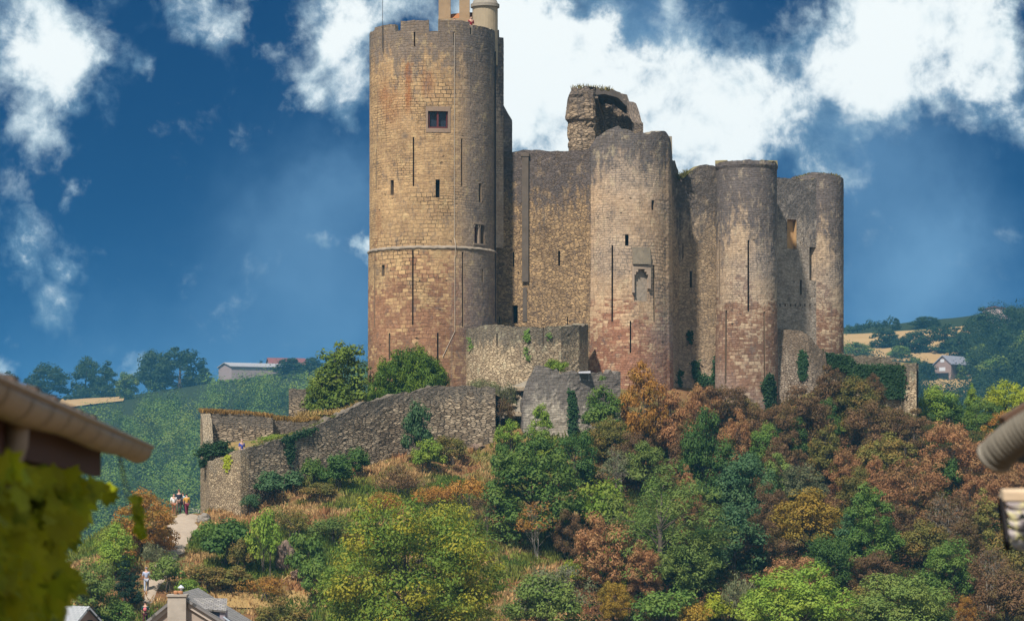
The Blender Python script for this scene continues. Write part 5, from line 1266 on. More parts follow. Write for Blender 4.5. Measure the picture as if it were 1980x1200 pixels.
def grass_line(label, pts, n, h, seed, col, spread=.5):
    rng = np.random.default_rng(seed); P = []
    pts = np.array(pts, float); t_ = np.linspace(0, 1, len(pts))
    f = rng.random(n); px = np.interp(f, t_, pts[:, 0]); py = np.interp(f, t_, pts[:, 1]); Y = np.interp(f, t_, pts[:, 2]) + rng.uniform(0, spread, n)
    P = np.stack([(px - HX) * Y / K, Y, (HY - py) * Y / K - .06], 1)
    Q = tuft_quads(P, np.full(n, h), .12, rng, .55); c = np.array(col) * rng.uniform(.6, 1.4, (n, 1)); c = np.concatenate([c, np.ones((n, 1))], 1)
    props(link('dry_grass', quads_mesh('dry_grass', Q, {'tone': c}), None, GRASSM), label, 'grass', kind='stuff')
grass_line('tawny grass along the back wall of the enclosure', [(388, 797, 238.4), (430, 799, 238.5), (480, 802, 238.8), (528, 807, 239)], 1500, .34, 1, (.30, .18, .06), 1.4)
grass_line('tawny grass on the set-back wall', [(528, 812, 240.2), (565, 815, 240.8), (616, 812, 241.4)], 900, .4, 2, (.30, .19, .06), 1.6)
grass_line('dry grass on the bank left of the keep', [(575, 806, 243), (610, 800, 244), (660, 800, 241), (700, 782, 238)], 900, .4, 3, (.36, .25, .10), 3)
grass_line('green weeds edging the lower ramp wall', [(480, 868, 226.8), (530, 851, 228.2), (600, 827, 230.3), (650, 804, 232)], 700, .22, 4, (.14, .15, .035), .5)
grass_line('grass in the dip of the second curtain wall', [(1313, 346, 255.6), (1322, 342, 256), (1330, 334, 256.2)], 200, .4, 5, (.16, .15, .05), 1.2)
grass_line('tufts on the crown of the vaulted stump', [(1104, 172, 255.8), (1130, 170, 255.8), (1160, 172, 257), (1185, 177, 258.6)], 160, .35, 6, (.22, .18, .07), .8)
grass_line('grass on the far end tower', [(1540, 344, 264), (1565, 337, 264.5), (1600, 337, 264.5), (1625, 342, 265)], 300, .2, 7, (.18, .15, .06), 1.5)
# ------------------------------------------------------------------ far hills: trees, hedges, farm buildings
def F(kind, v, px, top, bot, wpx, mat, label, name='far_tree', group=None, y0=600):
    x, y, z = ground_at(px, bot, y0, 1500)
    H = (bot - top) * y / K; Wd = wpx * y / K
    return plant(name, 'tree', kind, v, (x, y, z), H, Wd, mat, label, group, RT.uniform(0, 6.28))
F('fartree', 0, 88, 702, 768, 90, 'fardark', 'broad dark tree on the left skyline, nearest the gutter')
F('fartree', 1, 168, 690, 770, 66, 'fardark', 'tall dark tree second from the left on the skyline')
F('fartree2', 1, 208, 698, 770, 66, 'fardark', 'dark tree joined to the right of the tall second skyline tree')
F('fartree', 2, 245, 720, 772, 46, 'far', 'small olive tree in the gap of the left skyline row')
F('fartree', 3, 298, 668, 752, 76, 'fardark', 'largest skyline oak left of the pale barn, left half')
F('fartree', 4, 346, 671, 750, 92, 'fardark', 'largest skyline oak left of the pale barn, right half')
F('fartree2', 2, 396, 708, 742, 42, 'fardark', 'low dark tree between the large oaks and the barn')
F('fartree2', 0, 20, 715, 768, 60, 'fardark', 'dark skyline tree behind the gutter')
F('column', 5, 504, 682, 715, 14, 'fardark', 'pointed conifer behind the pale barn')
F('fartree', 5, 462, 690, 716, 70, 'fardark', 'dark trees-clump behind the ridge of the pale barn')
F('fartree2', 3, 560, 687, 722, 80, 'fardark', 'dark tree behind the red-roofed house')
F('fartree', 6, 600, 690, 724, 60, 'fardark', 'rounded dark tree right of the red-roofed house')
F('fartree', 1, 650, 690, 722, 60, 'fardark', 'dark tree at the end of the left skyline by the keep')
F('fartree', 0, 1710, 635, 674, 60, 'fardark', 'round dark bush-tree at the left in the tan field')
F('fartree', 2, 1770, 640, 684, 62, 'fardark', 'round dark tree in the middle of the tan field')
F('fartree', 3, 1745, 652, 684, 40, 'fardark', 'lower dark tree between the two round ones in the tan field')
F('fartree', 4, 1828, 628, 684, 76, 'fardark', 'large dark tree at the right end of the tan field')
F('fartree', 5, 1858, 642, 694, 68, 'fardark', 'dark tree in front of the large one at the field end')
F('fartree2', 1, 1900, 594, 664, 80, 'fardark', 'high dark tree under the pink hilltop house, left')
F('fartree', 6, 1960, 592, 664, 72, 'fardark', 'high dark tree right of the pink hilltop house')
F('fartree', 1, 1945, 638, 704, 84, 'fardark', 'dark green tree on the right hillside below the hilltop house')
F('fartree', 2, 1895, 668, 724, 52, 'far', 'olive tree above the right end of the farmhouse')
F('fartree', 3, 1740, 667, 694, 44, 'far', 'pale green tree in the lower tan field')
F('fartree', 4, 1655, 662, 694, 70, 'far', 'pale green bush-tree beside the end tower')
F('fartree', 5, 1925, 688, 760, 88, 'far', 'large mid green tree right of the farmhouse')
F('fartree', 6, 1968, 676, 764, 80, 'fardark', 'large dark tree at the right edge beyond the farmhouse')
F('fartree', 0, 1837, 708, 733, 24, 'far', 'small round tree in front of the farmhouse')
F('fartree2', 0, 1858, 704, 738, 36, 'far', 'larger tree in front of the farmhouse, right of the small round one')
F('fartree', 1, 1793, 698, 736, 42, 'fardark', 'dark tree left of the farmhouse')
F('fartree', 2, 1770, 690, 730, 36, 'far', 'green tree between the pier and the farmhouse')
F('fartree', 3, 1790, 612, 634, 56, 'fardark', 'low dark hedge-tree on the right skyline, middle of the field')
F('fartree2', 2, 1732, 612, 638, 22, 'fardark', 'single tree at the end of the skyline hedge')
F('fartree', 4, 1880, 612, 660, 40, 'fardark', 'dark tree at the top right end of the tan field')
F('fartree', 5, 1990, 640, 720, 90, 'far', 'green tree cut by the right edge of the far hillside')
def canopy(name, label, spots, seed, mat, rmin, rmax, per=120, L=1.0):
    rng = np.random.default_rng(seed); Q = []; TP = []; RN = []
    for (x, y, z) in spots:
        R = rmin + (rmax - rmin) * rng.random() ** 1.6; Hc = R * rng.uniform(1.0, 1.6)
        # a crown of bunches
        nb = 9; bv = rng.normal(size=(nb, 3)); bv /= np.linalg.norm(bv, axis=1, keepdims=True); bv[:, 2] = np.abs(bv[:, 2])
        m = per // nb
        v = rng.normal(size=(nb, m, 3)); v /= np.linalg.norm(v, axis=2, keepdims=True)
        c = bv[:, None] * .55 + v * (.30 + .16 * rng.random((nb, m, 1)))
        n = v * .5 + bv[:, None] * 1.1 + np.array([0, 0, .35]) + rng.normal(0, .22, (nb, m, 3))
        c = c.reshape(-1, 3) * np.array([R, R, Hc]) + np.array([x, y, z + Hc * .55])
        RN.append(np.clip(rng.uniform(-.1, 1.1) + rng.normal(0, .10, len(c)), 0, 1)); Q.append(leaf_quads(c, n.reshape(-1, 3), L, L * .7, rng)); TP.append(np.full(len(c), rng.uniform(0, .8)))
    Q = np.concatenate(Q); TP = np.concatenate(TP)
    o = link(name, quads_mesh(name, Q, {'rnd': np.concatenate(RN), 'tip': TP}), None, LM[mat])
    return props(o, label, 'forest', kind='stuff')
def scatter(n, seed, f):
    rng = np.random.default_rng(seed); out = []
    y = rng.uniform(520, 1190, n); px = rng.uniform(f[0], f[1], n); x = (px - HX) * y / K; z = h_raw(x, y)
    py = HY - z / y * K; k = f[2](px, py, y)
    if len(f) > 3: k &= HY - (z + 7.0) / y * K > f[3](px)
    return np.stack([x, y, z], 1)[k]
skyl = lambda px: np.interp(px, RID[:, 0], RID[:, 1])
canopy('forest', 'dense green forest on the far valley side left of the castle', scatter(3000, 3, (-160, 1640, lambda px, py, y: (py > np.where((px > 95) & (px < 262), 794, skyl(px) + 8)) & ~((px > 405) & (px < 590) & (py < 733)), lambda px: np.interp(px, [90, 200, 250, 330, 400, 430, 580, 610, 720, 1640], [802, 796, 778, 748, 737, 729, 729, 714, 700, 655]))), 4, 'far', 3.4, 8.4, 300, 0.62)
canopy('forest', 'dark wooded hillside at the far right behind the farmhouse', scatter(2600, 5, (1600, 2150, lambda px, py, y: (py > np.where(px > 1880, skyl(px) + 22, 1000)) | ((py > 735) & ~((px > 1770) & (px < 1885) & (py < 782))) | ((px > 1872) & (py > 672)))), 6, 'fardark', 3.8, 7.5, 300, 0.65)
def hedge(label, a, b, hpx, n, seed, mat='fardark'):
    rng = np.random.default_rng(seed); sp = []
    for i in range(n):
        f = i / (n - 1); px = a[0] + (b[0] - a[0]) * f; py = a[1] + (b[1] - a[1]) * f
        x, y, z = ground_at(px, py, 600, 1500); sp.append((x, y, z))
    s = hpx * sp[0][1] / K * .55
    o = canopy('hedge', label, sp, seed, mat, s * .8, s * 1.25, 90, .7); del o['kind']; o['category'] = 'hedge'; return o
hedge('hedge along the right skyline above the tan field', (1640, 645), (1722, 634), 17, 15, 1)
hedge('dark hedge line below the left skyline trees', (125, 776), (262, 764), 14, 26, 2)
hedge('low bushes in front of the pale barn', (415, 741), (600, 732), 8, 24, 3, 'far')
# pale barn and red-roofed house
CREAMW = plain('pale_barn_cladding', (0.29, 0.225, 0.215), .8, .1, .3); BARNR = plain('grey_fibre_roof', (0.27, 0.26, 0.27), .7, .12, .3)
PANTILE = plain('old_red_pantile', (0.16, 0.055, 0.05), .85, .3, .6); GREYR = plain('grey_slate_roof', (0.20, 0.20, 0.235), .7, .25, .5); FARMW = plain('brown_farm_wall', (0.24, 0.17, 0.15), .9, .3, .5)
def house(name, label, cat, loc, rz, w, d, h, rh, wm, rm, over=.5, windows=(), chim=None):
    """gabled building: gable end faces -y, ridge along y"""
    e = empty(name, loc, label, cat); e.rotation_euler = (0, 0, rz)
    mb = MB(); mb.prism([(-w / 2, -4), (w / 2, -4), (w / 2, h), (0, h + rh), (-w / 2, h)], 0, d); mb.build('wall', [wm], e)
    k = rh / (w / 2); o = over; t = .3
    for s in (-1, 1):
        mb = MB(); P = [(0, h + rh + .05), (s * (w / 2 + o), h - k * o + .05), (s * (w / 2 + o), h - k * o + .05 + t), (0, h + rh + .05 + t)]
        mb.prism(P, -o, d + o); mb.build('roof', [rm], e)
    for (x0, x1, z0, z1, m) in windows:
        mb = MB(); mb.box((x0, -.08, z0), (x1, .05, z1)); mb.build('window', [m], e)
    return e
x, y, z = ground_at(470, 731, 600, 1500)
house('barn', 'long pale barn on the left skyline', 'barn', (xof(437, y), y - 4, zof(728, y)), radians(-62), 13.5, 30, 3.6, 1.6, CREAMW, BARNR)
house('farmhouse', 'house with a dark red roof behind the pale barn', 'house', (xof(520, y + 25), y + 22, zof(722, y + 25)), radians(-72), 9, 15, 2.4, 3.6, CREAMW, PANTILE)
x, y, z = ground_at(1832, 735, 600, 1500)
PALEWIN = plain('pale_shutters', (.5, .5, .52), .7)
house('farmhouse', 'brown stone farmhouse with grey slate roof on the far right hillside', 'house', (xof(1820, y), y - 3, zof(731, y)), radians(-38), 6.2, 13, 4.4, 2.6, FARMW, GREYR, .4, [(-1.2, 1.0, 2.2, 3.4, PALEWIN), (-.8, .6, 5.0, 6.0, PALEWIN), (-2.6, 2.2, -.5, 1.6, DARK)])
x, y, z = ground_at(1935, 640, 600, 1500)
house('hilltop_house', 'pinkish house among trees on the right hilltop', 'house', (xof(1930, y), y + 6, zof(622, y)), radians(-25), 9, 8, 4.6, .9, plain('pink_render', (.48, .36, .34), .85), PANTILE)

# ------------------------------------------------------------------ village roofs at the bottom left
RENDER = plain('grey_buff_render', (0.34, 0.27, 0.22), .95, .25, 2.2, bump=.02)
def slate_mat(name, c1, c2, rh=.16, bw=.22, lich=.5):
    m, t = newmat(name); p = t.n('ShaderNodeUVMap').outputs[0]
    br = t.n('ShaderNodeTexBrick', i_Vector=p, i_Color1=(0, 0, 0), i_Color2=(1, 1, 1), i_Mortar=(0, 0, 0), i_Scale=1.0, i_Mortar_Size=0.012, i_Brick_Width=bw, i_Row_Height=rh)
    n = t.noise(p, 5, 5, .7); c = t.mix(br.outputs[0], c1, c2); c = t.mix(t.m('MULTIPLY', br.outputs['Fac'], .8), c, (.03, .03, .03)); c = t.mix(t.m('MULTIPLY', t.mr(n, .52, .68), lich), c, (.34, .31, .2))
    finish(t, c, .75, t.m('SUBTRACT', br.outputs[0], br.outputs['Fac']), .02, .8, .3); return m
SLATEM = slate_mat('lichened_slates', (.17, .155, .15), (.27, .25, .24))
def slab(mb, a, b, c, d, th, mi=0, uvs=None):
    """a thick sheet: corners a b c d (upper face), thickness downwards"""
    A = [Vector(p) for p in (a, b, c, d)]; n = (A[1] - A[0]).cross(A[3] - A[0]).normalized(); B = [p - n * th for p in A]
    L1 = (A[1] - A[0]).length; L2 = (A[3] - A[0]).length
    i = [mb.vert(p) for p in A]; j = [mb.vert(p) for p in B]
    mb.face(i, mi, [(0, 0), (L1, 0), (L1, L2), (0, L2)]); mb.face(j[::-1], mi, [(0, 0)] * 4)
    for k in range(4): q = (k + 1) % 4; mb.face((i[k], j[k], j[q], i[q]), mi, [(0, 0), (0, .1), (.5, .1), (.5, 0)])
def chimney_house():
    Y = 134.0; X = lambda p: xof(p, Y); Z = lambda p: zof(p, Y)
    e = empty('stone_house', (X(345), Y, Z(1300)), 'grey house with a tall gable chimney and a small dormer, at the bottom left', 'house')
    inv = lambda o: setattr(o, 'matrix_parent_inverse', Matrix.Translation((-X(345), -Y, -Z(1300))))
    ax, az = X(346), Z(1146); lx, lz = X(262), Z(1216); rx, rz_ = X(470), Z(1222)
    sl = (az - lz) / (ax - lx); sr = (az - rz_) / (rx - ax); w = 3.2
    mb = MB(); mb.prism([(ax - w, Z(1520)), (ax + w, Z(1520)), (ax + w, az - sr * w - .12), (ax, az - .12), (ax - w, az - sl * w - .12)], Y, Y + 8); wl = mb.build('wall', [RENDER], e); inv(wl)
    for s, k in ((-1, sl), (1, sr)):
        mb = MB(); x1 = ax + s * (w + .4); z1 = az - k * (w + .4)
        a, b, c, d = (x1, Y - .25, z1), (ax, Y - .25, az), (ax, Y + 8.2, az), (x1, Y + 8.2, z1)
        slab(mb, *((a, b, c, d) if s < 0 else (b, a, d, c)), .14); r = mb.build('roof', [SLATEM], e); inv(r)
        if s < 0: roofl = r
        else: roofr = r
    mb = MB()   # pale barge boards under the verge
    for s, k in ((-1, sl), (1, sr)):
        for f in range(1):
            x0, x1 = ax + s * .45, ax + s * (w + .3)
            mb.prism([(x0, az - k * .45 - .17), (x1, az - k * (w + .3) - .17), (x1, az - k * (w + .3) - .42), (x0, az - k * .45 - .42)][::s], Y - .12, Y - .003)
    b = mb.build('bargeboard', [plain('pale_bargeboard', (.42, .35, .30), .8, .2, 3)], e); inv(b)
    mb = MB(); mb.box((X(326), Y - .45, Z(1300)), (X(361.5), Y + .45, Z(1152))); mb.box((X(324.5), Y - .5, Z(1152)), (X(363), Y + .5, Z(1148)))
    ch = mb.build('chimney', [plain('stained_chimney_render', (.36, .31, .26), .95, .35, 2.5, bump=.02)], e); inv(ch)
    for px in (340.5, 349):
        mb = MB(); mb.lathe([(.11, Z(1148)), (.13, Z(1144)), (.10, Z(1141))], (X(px), Y, 0), 12); p = mb.build('chimney_pot', [plain('terracotta', (.36, .17, .08), .8)], ch)
    mb = MB(); mb.lathe([(.05, Z(1143)), (.06, Z(1138)), (.15, Z(1136.5)), (.16, Z(1135)), (.05, Z(1131)), (.02, Z(1130))], (X(350), Y, 0), 16); mb.build('cowl', [plain('galvanised_cowl', (.62, .64, .68), .35, .1, 5, .4)], ch)
    # dormer on the right slope
    dz = Z(1181); mb = MB(); y0, y1 = Y + .25, Y + 2.2
    slab(mb, (X(362), y0 - .15, Z(1174)), (X(437), y0 - .15, Z(1180)), (X(433), y1 - .6, Z(1158)), (X(364), y1 - .6, Z(1158)), .09)
    dm = mb.build('dormer_roof', [SLATEM], e); inv(dm)
    mb = MB(); mb.box((X(374), y0, Z(1230)), (X(424), y1 - .7, Z(1179.5)))
    dn = mb.build('dormer_cheek', [plain('blue_black_slate_cheek', (.035, .05, .085), .5, .3, 3)], e); inv(dn)
    mb = MB(); mb.box((X(424), y0 - .03, Z(1230)), (X(434), y1 - .7, Z(1181))); f = mb.build('dormer_frame', [plain('mauve_wood', (.27, .22, .24), .7)], e); inv(f)
    mb = MB(); mb.tube([(X(432), Y - .1, Z(1192)), (X(462), Y - .1, Z(1213))], .055, 8); g = mb.build('verge_flashing', [plain('bright_zinc', (.6, .62, .66), .3, .1, 3, .7)], e); inv(g)
chimney_house()
def gable_house():
    Y = 142.0; X = lambda p: xof(p, Y); Z = lambda p: zof(p, Y)
    e = empty('small_house', (X(168), Y, Z(1300)), 'small house with a pale grey roof and a brown gable, in the bottom left corner', 'house')
    inv = lambda o: setattr(o, 'matrix_parent_inverse', Matrix.Translation((-X(168), -Y, -Z(1300))))
    ax, az = X(169), Z(1171); d = Vector((-1.0, 1.0, 0)).normalized(); g = Vector((1.0, 1.0, 0)).normalized()   # ridge runs left-back, gable runs right-back
    A = Vector((ax, Y, az)); w = 1.5; k = .95; L = 5
    mb = MB()
    P = [A - g * w - Vector((0, 0, k * w)), A, A + g * w - Vector((0, 0, k * w)), A + g * w - Vector((0, 0, 6)), A - g * w - Vector((0, 0, 6))]
    P = [p - Vector((0, 0, .1)) for p in P]
    fr = [mb.vert(p) for p in P]; bk_ = [mb.vert(p + d * L) for p in P]; mb.face(fr[::-1]); mb.face(bk_)
    for i in range(5): j = (i + 1) % 5; mb.face((fr[i], fr[j], bk_[j], bk_[i]))
    o = mb.build('wall', [plain('brown_gable_stone', (.27, .185, .14), .95, .3, 2.5, bump=.02)], e); inv(o)
    for s in (-1, 1):
        mb = MB(); e1 = A + g * s * (w + .25) - Vector((0, 0, k * (w + .25))); q = [e1 - d * .2, A - d * .2, A + d * L, e1 + d * L]
        if s > 0: q = [q[1], q[0], q[3], q[2]]
        slab(mb, *q, .10); r = mb.build('roof', [slate_mat('pale_grey_slates', (.29, .30, .315), (.33, .34, .355), .2, .3, .1)], e); inv(r)
    mb = MB(); c = A + g * .15 - Vector((0, 0, 1.0)) - d * .02
    mb.box((-.14, -.02, -.3), (.14, .02, .3), 0, Matrix.Rotation(radians(45), 3, 'Z'), c); o = mb.build('window', [DARK], e); inv(o)
gable_house()
# ------------------------------------------------------------------ foreground: eaves of the two near houses
def near_house():
    A = Vector((-1.458, 8.1, 0.300)); B = Vector((-1.842, 14.0, 0.240)); ax = (B - A).normalized(); A0 = A - ax * 3.2
    e = empty('near_house', (-3, 10, -3.6), 'near house at the left edge, its zinc gutter and vine-covered wall out of focus', 'house')
    inv = lambda o: (setattr(o, 'matrix_parent_inverse', Matrix.Translation((3, -10, 3.6))), o)[1]
    side = Vector((0, 0, 1)).cross(ax).normalized()     # points left, towards the house
    if side.x > 0: side = -side
    up = Vector((0, 0, 1))
    zinc = plain('weathered_zinc', (.24, .20, .165), .55, .25, 9, .25, .4, bump=.003)
    mb = MB(); n = 12; rings = []; R = .072
    tot = (B - A0).length; ts = np.linspace(0, tot, 60)
    for t in ts:
        p = A0 + ax * t; sag = 0.006 * sin(t * 2.1); row = []
        for k in range(n + 1):
            a = pi * k / n; row.append(mb.vert(p + side * (-cos(a) * R) - up * (sin(a) * R + sag)))
        for k in range(n, -1, -1):
            a = pi * k / n; row.append(mb.vert(p + side * (-cos(a) * (R - .004)) - up * (sin(a) * (R - .004) + sag)))
        rings.append(row)
    m = len(rings[0])
    for a, b in zip(rings, rings[1:]):
        for k in range(m): mb.face((a[k], b[k], b[(k + 1) % m], a[(k + 1) % m]))
    mb.face(rings[0]); mb.face([mb.vert(B + side * (-cos(pi * k / n) * R) - up * (sin(pi * k / n) * R)) for k in range(n + 1)])
    # rolled front bead
    mb.tube([A0 - side * R + up * .004, B - side * R + up * .004], .011, 8)
    g = inv(mb.build('gutter', [zinc], e, True))
    for t in np.arange(.3, tot, .62):       # soldered laps and straps
        mb = MB(); p = A0 + ax * t; rows = []
        for q in (0, .022):
            rows.append([mb.vert(p + ax * q + side * (-cos(pi * k / n) * (R + .004)) - up * (sin(pi * k / n) * (R + .004) + .006 * sin(t * 2.1))) for k in range(n + 1)])
        for k in range(n): mb.face((rows[0][k], rows[1][k], rows[1][k + 1], rows[0][k + 1]))
        mb.build('gutter_strap', [plain('dark_zinc_lap', (.11, .09, .07), .6, .2, 8, .2)], g)
    mb = MB(); P0 = Vector((xof(32, 9.0), 9.0, zof(798, 9.0)))
    mb.tube([P0 + up * .02, P0 - up * .05, P0 + Vector((-.004, 0, -.10)), P0 + Vector((-.02, .0, -.15)), P0 + Vector((-.06, 0, -.20)), P0 + Vector((-.13, 0, -.245)), P0 + Vector((-.22, .0, -.28)), P0 + Vector((-.27, 0, -.34)), P0 + Vector((-.27, 0, -3.2))], .040, 14)
    inv(mb.build('downpipe', [zinc], e, True))
    # roof: low pitched, old tiles; eave line just behind the gutter
    tile = plain('old_brown_tile', (.11, .07, .05), .9, .5, 14, bump=.01); mb = MB()
    sl = Vector((0, 0, .20)); r0 = A0 + side * .055 + up * .062; r1 = A0 + ax * (tot - 1.9) + side * .055 + up * .062
    L = (r1 - r0).length; nt = int(L / .17)
    for k in range(nt):
        for j in range(12):
            c = r0 + ax * (k + .5) * .17 + (side + sl) * (j * .3 + .15) + up * (.012 * (k % 2) + .006 * sin(k * 1.7))
            Rm = Matrix((ax, (side + sl).normalized(), ax.cross((side + sl).normalized()))).transposed()
            mb.box((-.083, -.17, -.012), (.083, .17, .012), 0, Rm @ Matrix.Rotation(.05, 3, 'X'), c)
    slab(mb, r0 - up * .03, r1 - up * .03, r1 + (side + sl) * 3.6 - up * .03, r0 + (side + sl) * 3.6 - up * .03, .04)
    inv(mb.build('roof', [tile], e))
    wood_ = plain('red_brown_timber', (.05, .017, .012), .75, .35, 10); mb = MB()
    f0 = A0 + side * .085; f1 = A0 + ax * (tot - 1.2) + side * .085
    for a_, b_, zt_, zb_ in ((0, .025, .03, -.16),):
        mb.face([mb.vert(v) for v in (f0 + up * zt_, f0 + up * zb_, f1 + up * zb_, f1 + up * zt_)]); q0, q1 = f0 + side * .03, f1 + side * .03
        mb.face([mb.vert(v) for v in (q0 + up * zt_, q1 + up * zt_, q1 + up * zb_, q0 + up * zb_)]); mb.face([mb.vert(v) for v in (f0 + up * zb_, q0 + up * zb_, q1 + up * zb_, f1 + up * zb_)]); mb.face([mb.vert(v) for v in (f1 + up * zb_, q1 + up * zb_, q1 + up * zt_, f1 + up * zt_)])
    for t in np.arange(.2, tot - 1.2, .45):      # rafter feet
        p = A0 + ax * t + side * .12; Rm = Matrix((ax, side, ax.cross(side))).transposed(); mb.box((-.04, 0, -.13), (.04, .35, .0), 0, Rm, p)
    inv(mb.build('eave_timber', [wood_], e))
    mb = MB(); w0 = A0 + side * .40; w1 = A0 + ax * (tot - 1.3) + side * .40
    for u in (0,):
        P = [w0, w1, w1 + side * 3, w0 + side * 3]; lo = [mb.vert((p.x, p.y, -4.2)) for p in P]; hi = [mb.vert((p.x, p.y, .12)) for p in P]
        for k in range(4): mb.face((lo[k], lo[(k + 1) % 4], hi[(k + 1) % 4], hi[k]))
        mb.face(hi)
    inv(mb.build('wall', [plain('dark_old_wall', (.10, .08, .06), .95, .4, 3, bump=.02)], e))  # even dark brown wall colour behind the vine
    return A0, ax, side, tot
A0, AX, SIDE, TOT = near_house()
def vine():
    """climbing vine on the near wall: lobed leaves, each folded along its midrib"""
    rng = np.random.default_rng(8)
    ang = np.radians([0, 22, 38, 58, 78, 105, 130, 158]); rad = np.array([1.0, .62, .86, .50, .80, .48, .62, .30])
    right = np.stack([np.sin(ang) * rad, np.cos(ang) * rad], 1); left = right[1:][::-1] * [-1, 1]
    out = np.concatenate([right, [[0, -.18]], left]); m = len(out)
    n = 5200; t = rng.uniform(2.7, TOT - .95, n); z = rng.uniform(-1.3, .1, n)
    edge = (TOT - .95) - t
    bulge = np.clip(.30 + .40 * z + .14 * fbm(t * 1.9, z * 2.4, 3, 3), .04, .5)
    keep = rng.random(n) < np.clip(.22 + 2.8 * fbm(t * 2.8, z * 4.2, 3, 31), .015, 1)
    keep &= ~((edge < .35 + .25 * fbm(z * 3, 1.0, 2, 5)) & (rng.random(n) < .85))
    t, z, bulge = t[keep], z[keep], bulge[keep]
    ns = 60; t = np.r_[t, TOT - .95 - .12 * rng.integers(0, 3, ns) + rng.normal(0, .03, ns)]; zz = rng.uniform(-.17, .0, ns); z = np.r_[z, zz]; bulge = np.r_[bulge, .40 + .06 + .12 * -zz]; n = len(t)
    d = rng.random(n) ** .6; d[-ns:] = .8
    base = np.array(A0) + np.outer(t, np.array(AX)); base = base + np.outer(.40 - bulge * (.25 + .95 * d), np.array(SIDE)); base[:, 2] = z
    V = []
    S = np.array(SIDE); nrm = -S * .5 + np.array([0, -.85, .45]) + rng.normal(0, .40, (n, 3)); nrm /= np.linalg.norm(nrm, axis=1, keepdims=True)
    tip = np.stack([rng.normal(0, .5, n), rng.normal(0, .5, n), -np.ones(n)], 1); tip -= nrm * (tip * nrm).sum(1, keepdims=True); tip /= np.linalg.norm(tip, axis=1, keepdims=True)
    b = np.cross(nrm, tip); s = rng.uniform(.055, .105, n); s[-ns:] *= .4; s = s[:, None, None]
    P = base[:, None] + (b[:, None] * out[None, :, 0:1] + tip[:, None] * out[None, :, 1:2] - nrm[:, None] * (.28 * np.abs(out[None, :, 0:1]))) * s
    tn = np.clip(.55 * d + rng.uniform(0, .45, n), 0, 1)
    e = empty('climbing_vine', tuple(np.array(A0) + np.array(AX) * 4 + np.array([-.4, 0, -4])), 'yellow-green vine covering the wall under the near gutter, out of focus', 'vine')
    M = Matrix.Translation(-Vector(e.location))
    m1 = leaf_mat('vine_leaves', (.09, .15, .008), (.56, .66, .02), (.66, .62, .03), .5, .55, 4.5)  # noise patches put sunlit and shaded leaf groups into the colour
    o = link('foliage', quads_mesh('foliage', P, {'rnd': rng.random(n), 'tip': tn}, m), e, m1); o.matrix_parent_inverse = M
    mb = MB(); r = random.Random(4)
    for k in range(16):
        tt = r.uniform(2.8, TOT - 1.5); pts = []
        for q in range(9):
            p = Vector(A0) + Vector(AX) * (tt + r.uniform(-.12, .12) * q * .3) + Vector(SIDE) * .36; p.z = -4 + 4.1 * q / 8; pts.append(p)
        mb.tube(pts, [.022 - .0018 * q for q in range(9)], 5)
    for k in range(3):     # loose strands hanging past the end of the eave
        p = Vector(A0) + Vector(AX) * (TOT - .95 - .12 * k) + Vector(SIDE) * .02; mb.tube([p + Vector((0, 0, -.02)), p + Vector((.02, 0, -.12)), p + Vector((.05, 0, -.24 - .03 * k))], .0025, 4)
    o = mb.build('stems', [BARK], e); o.matrix_parent_inverse = M
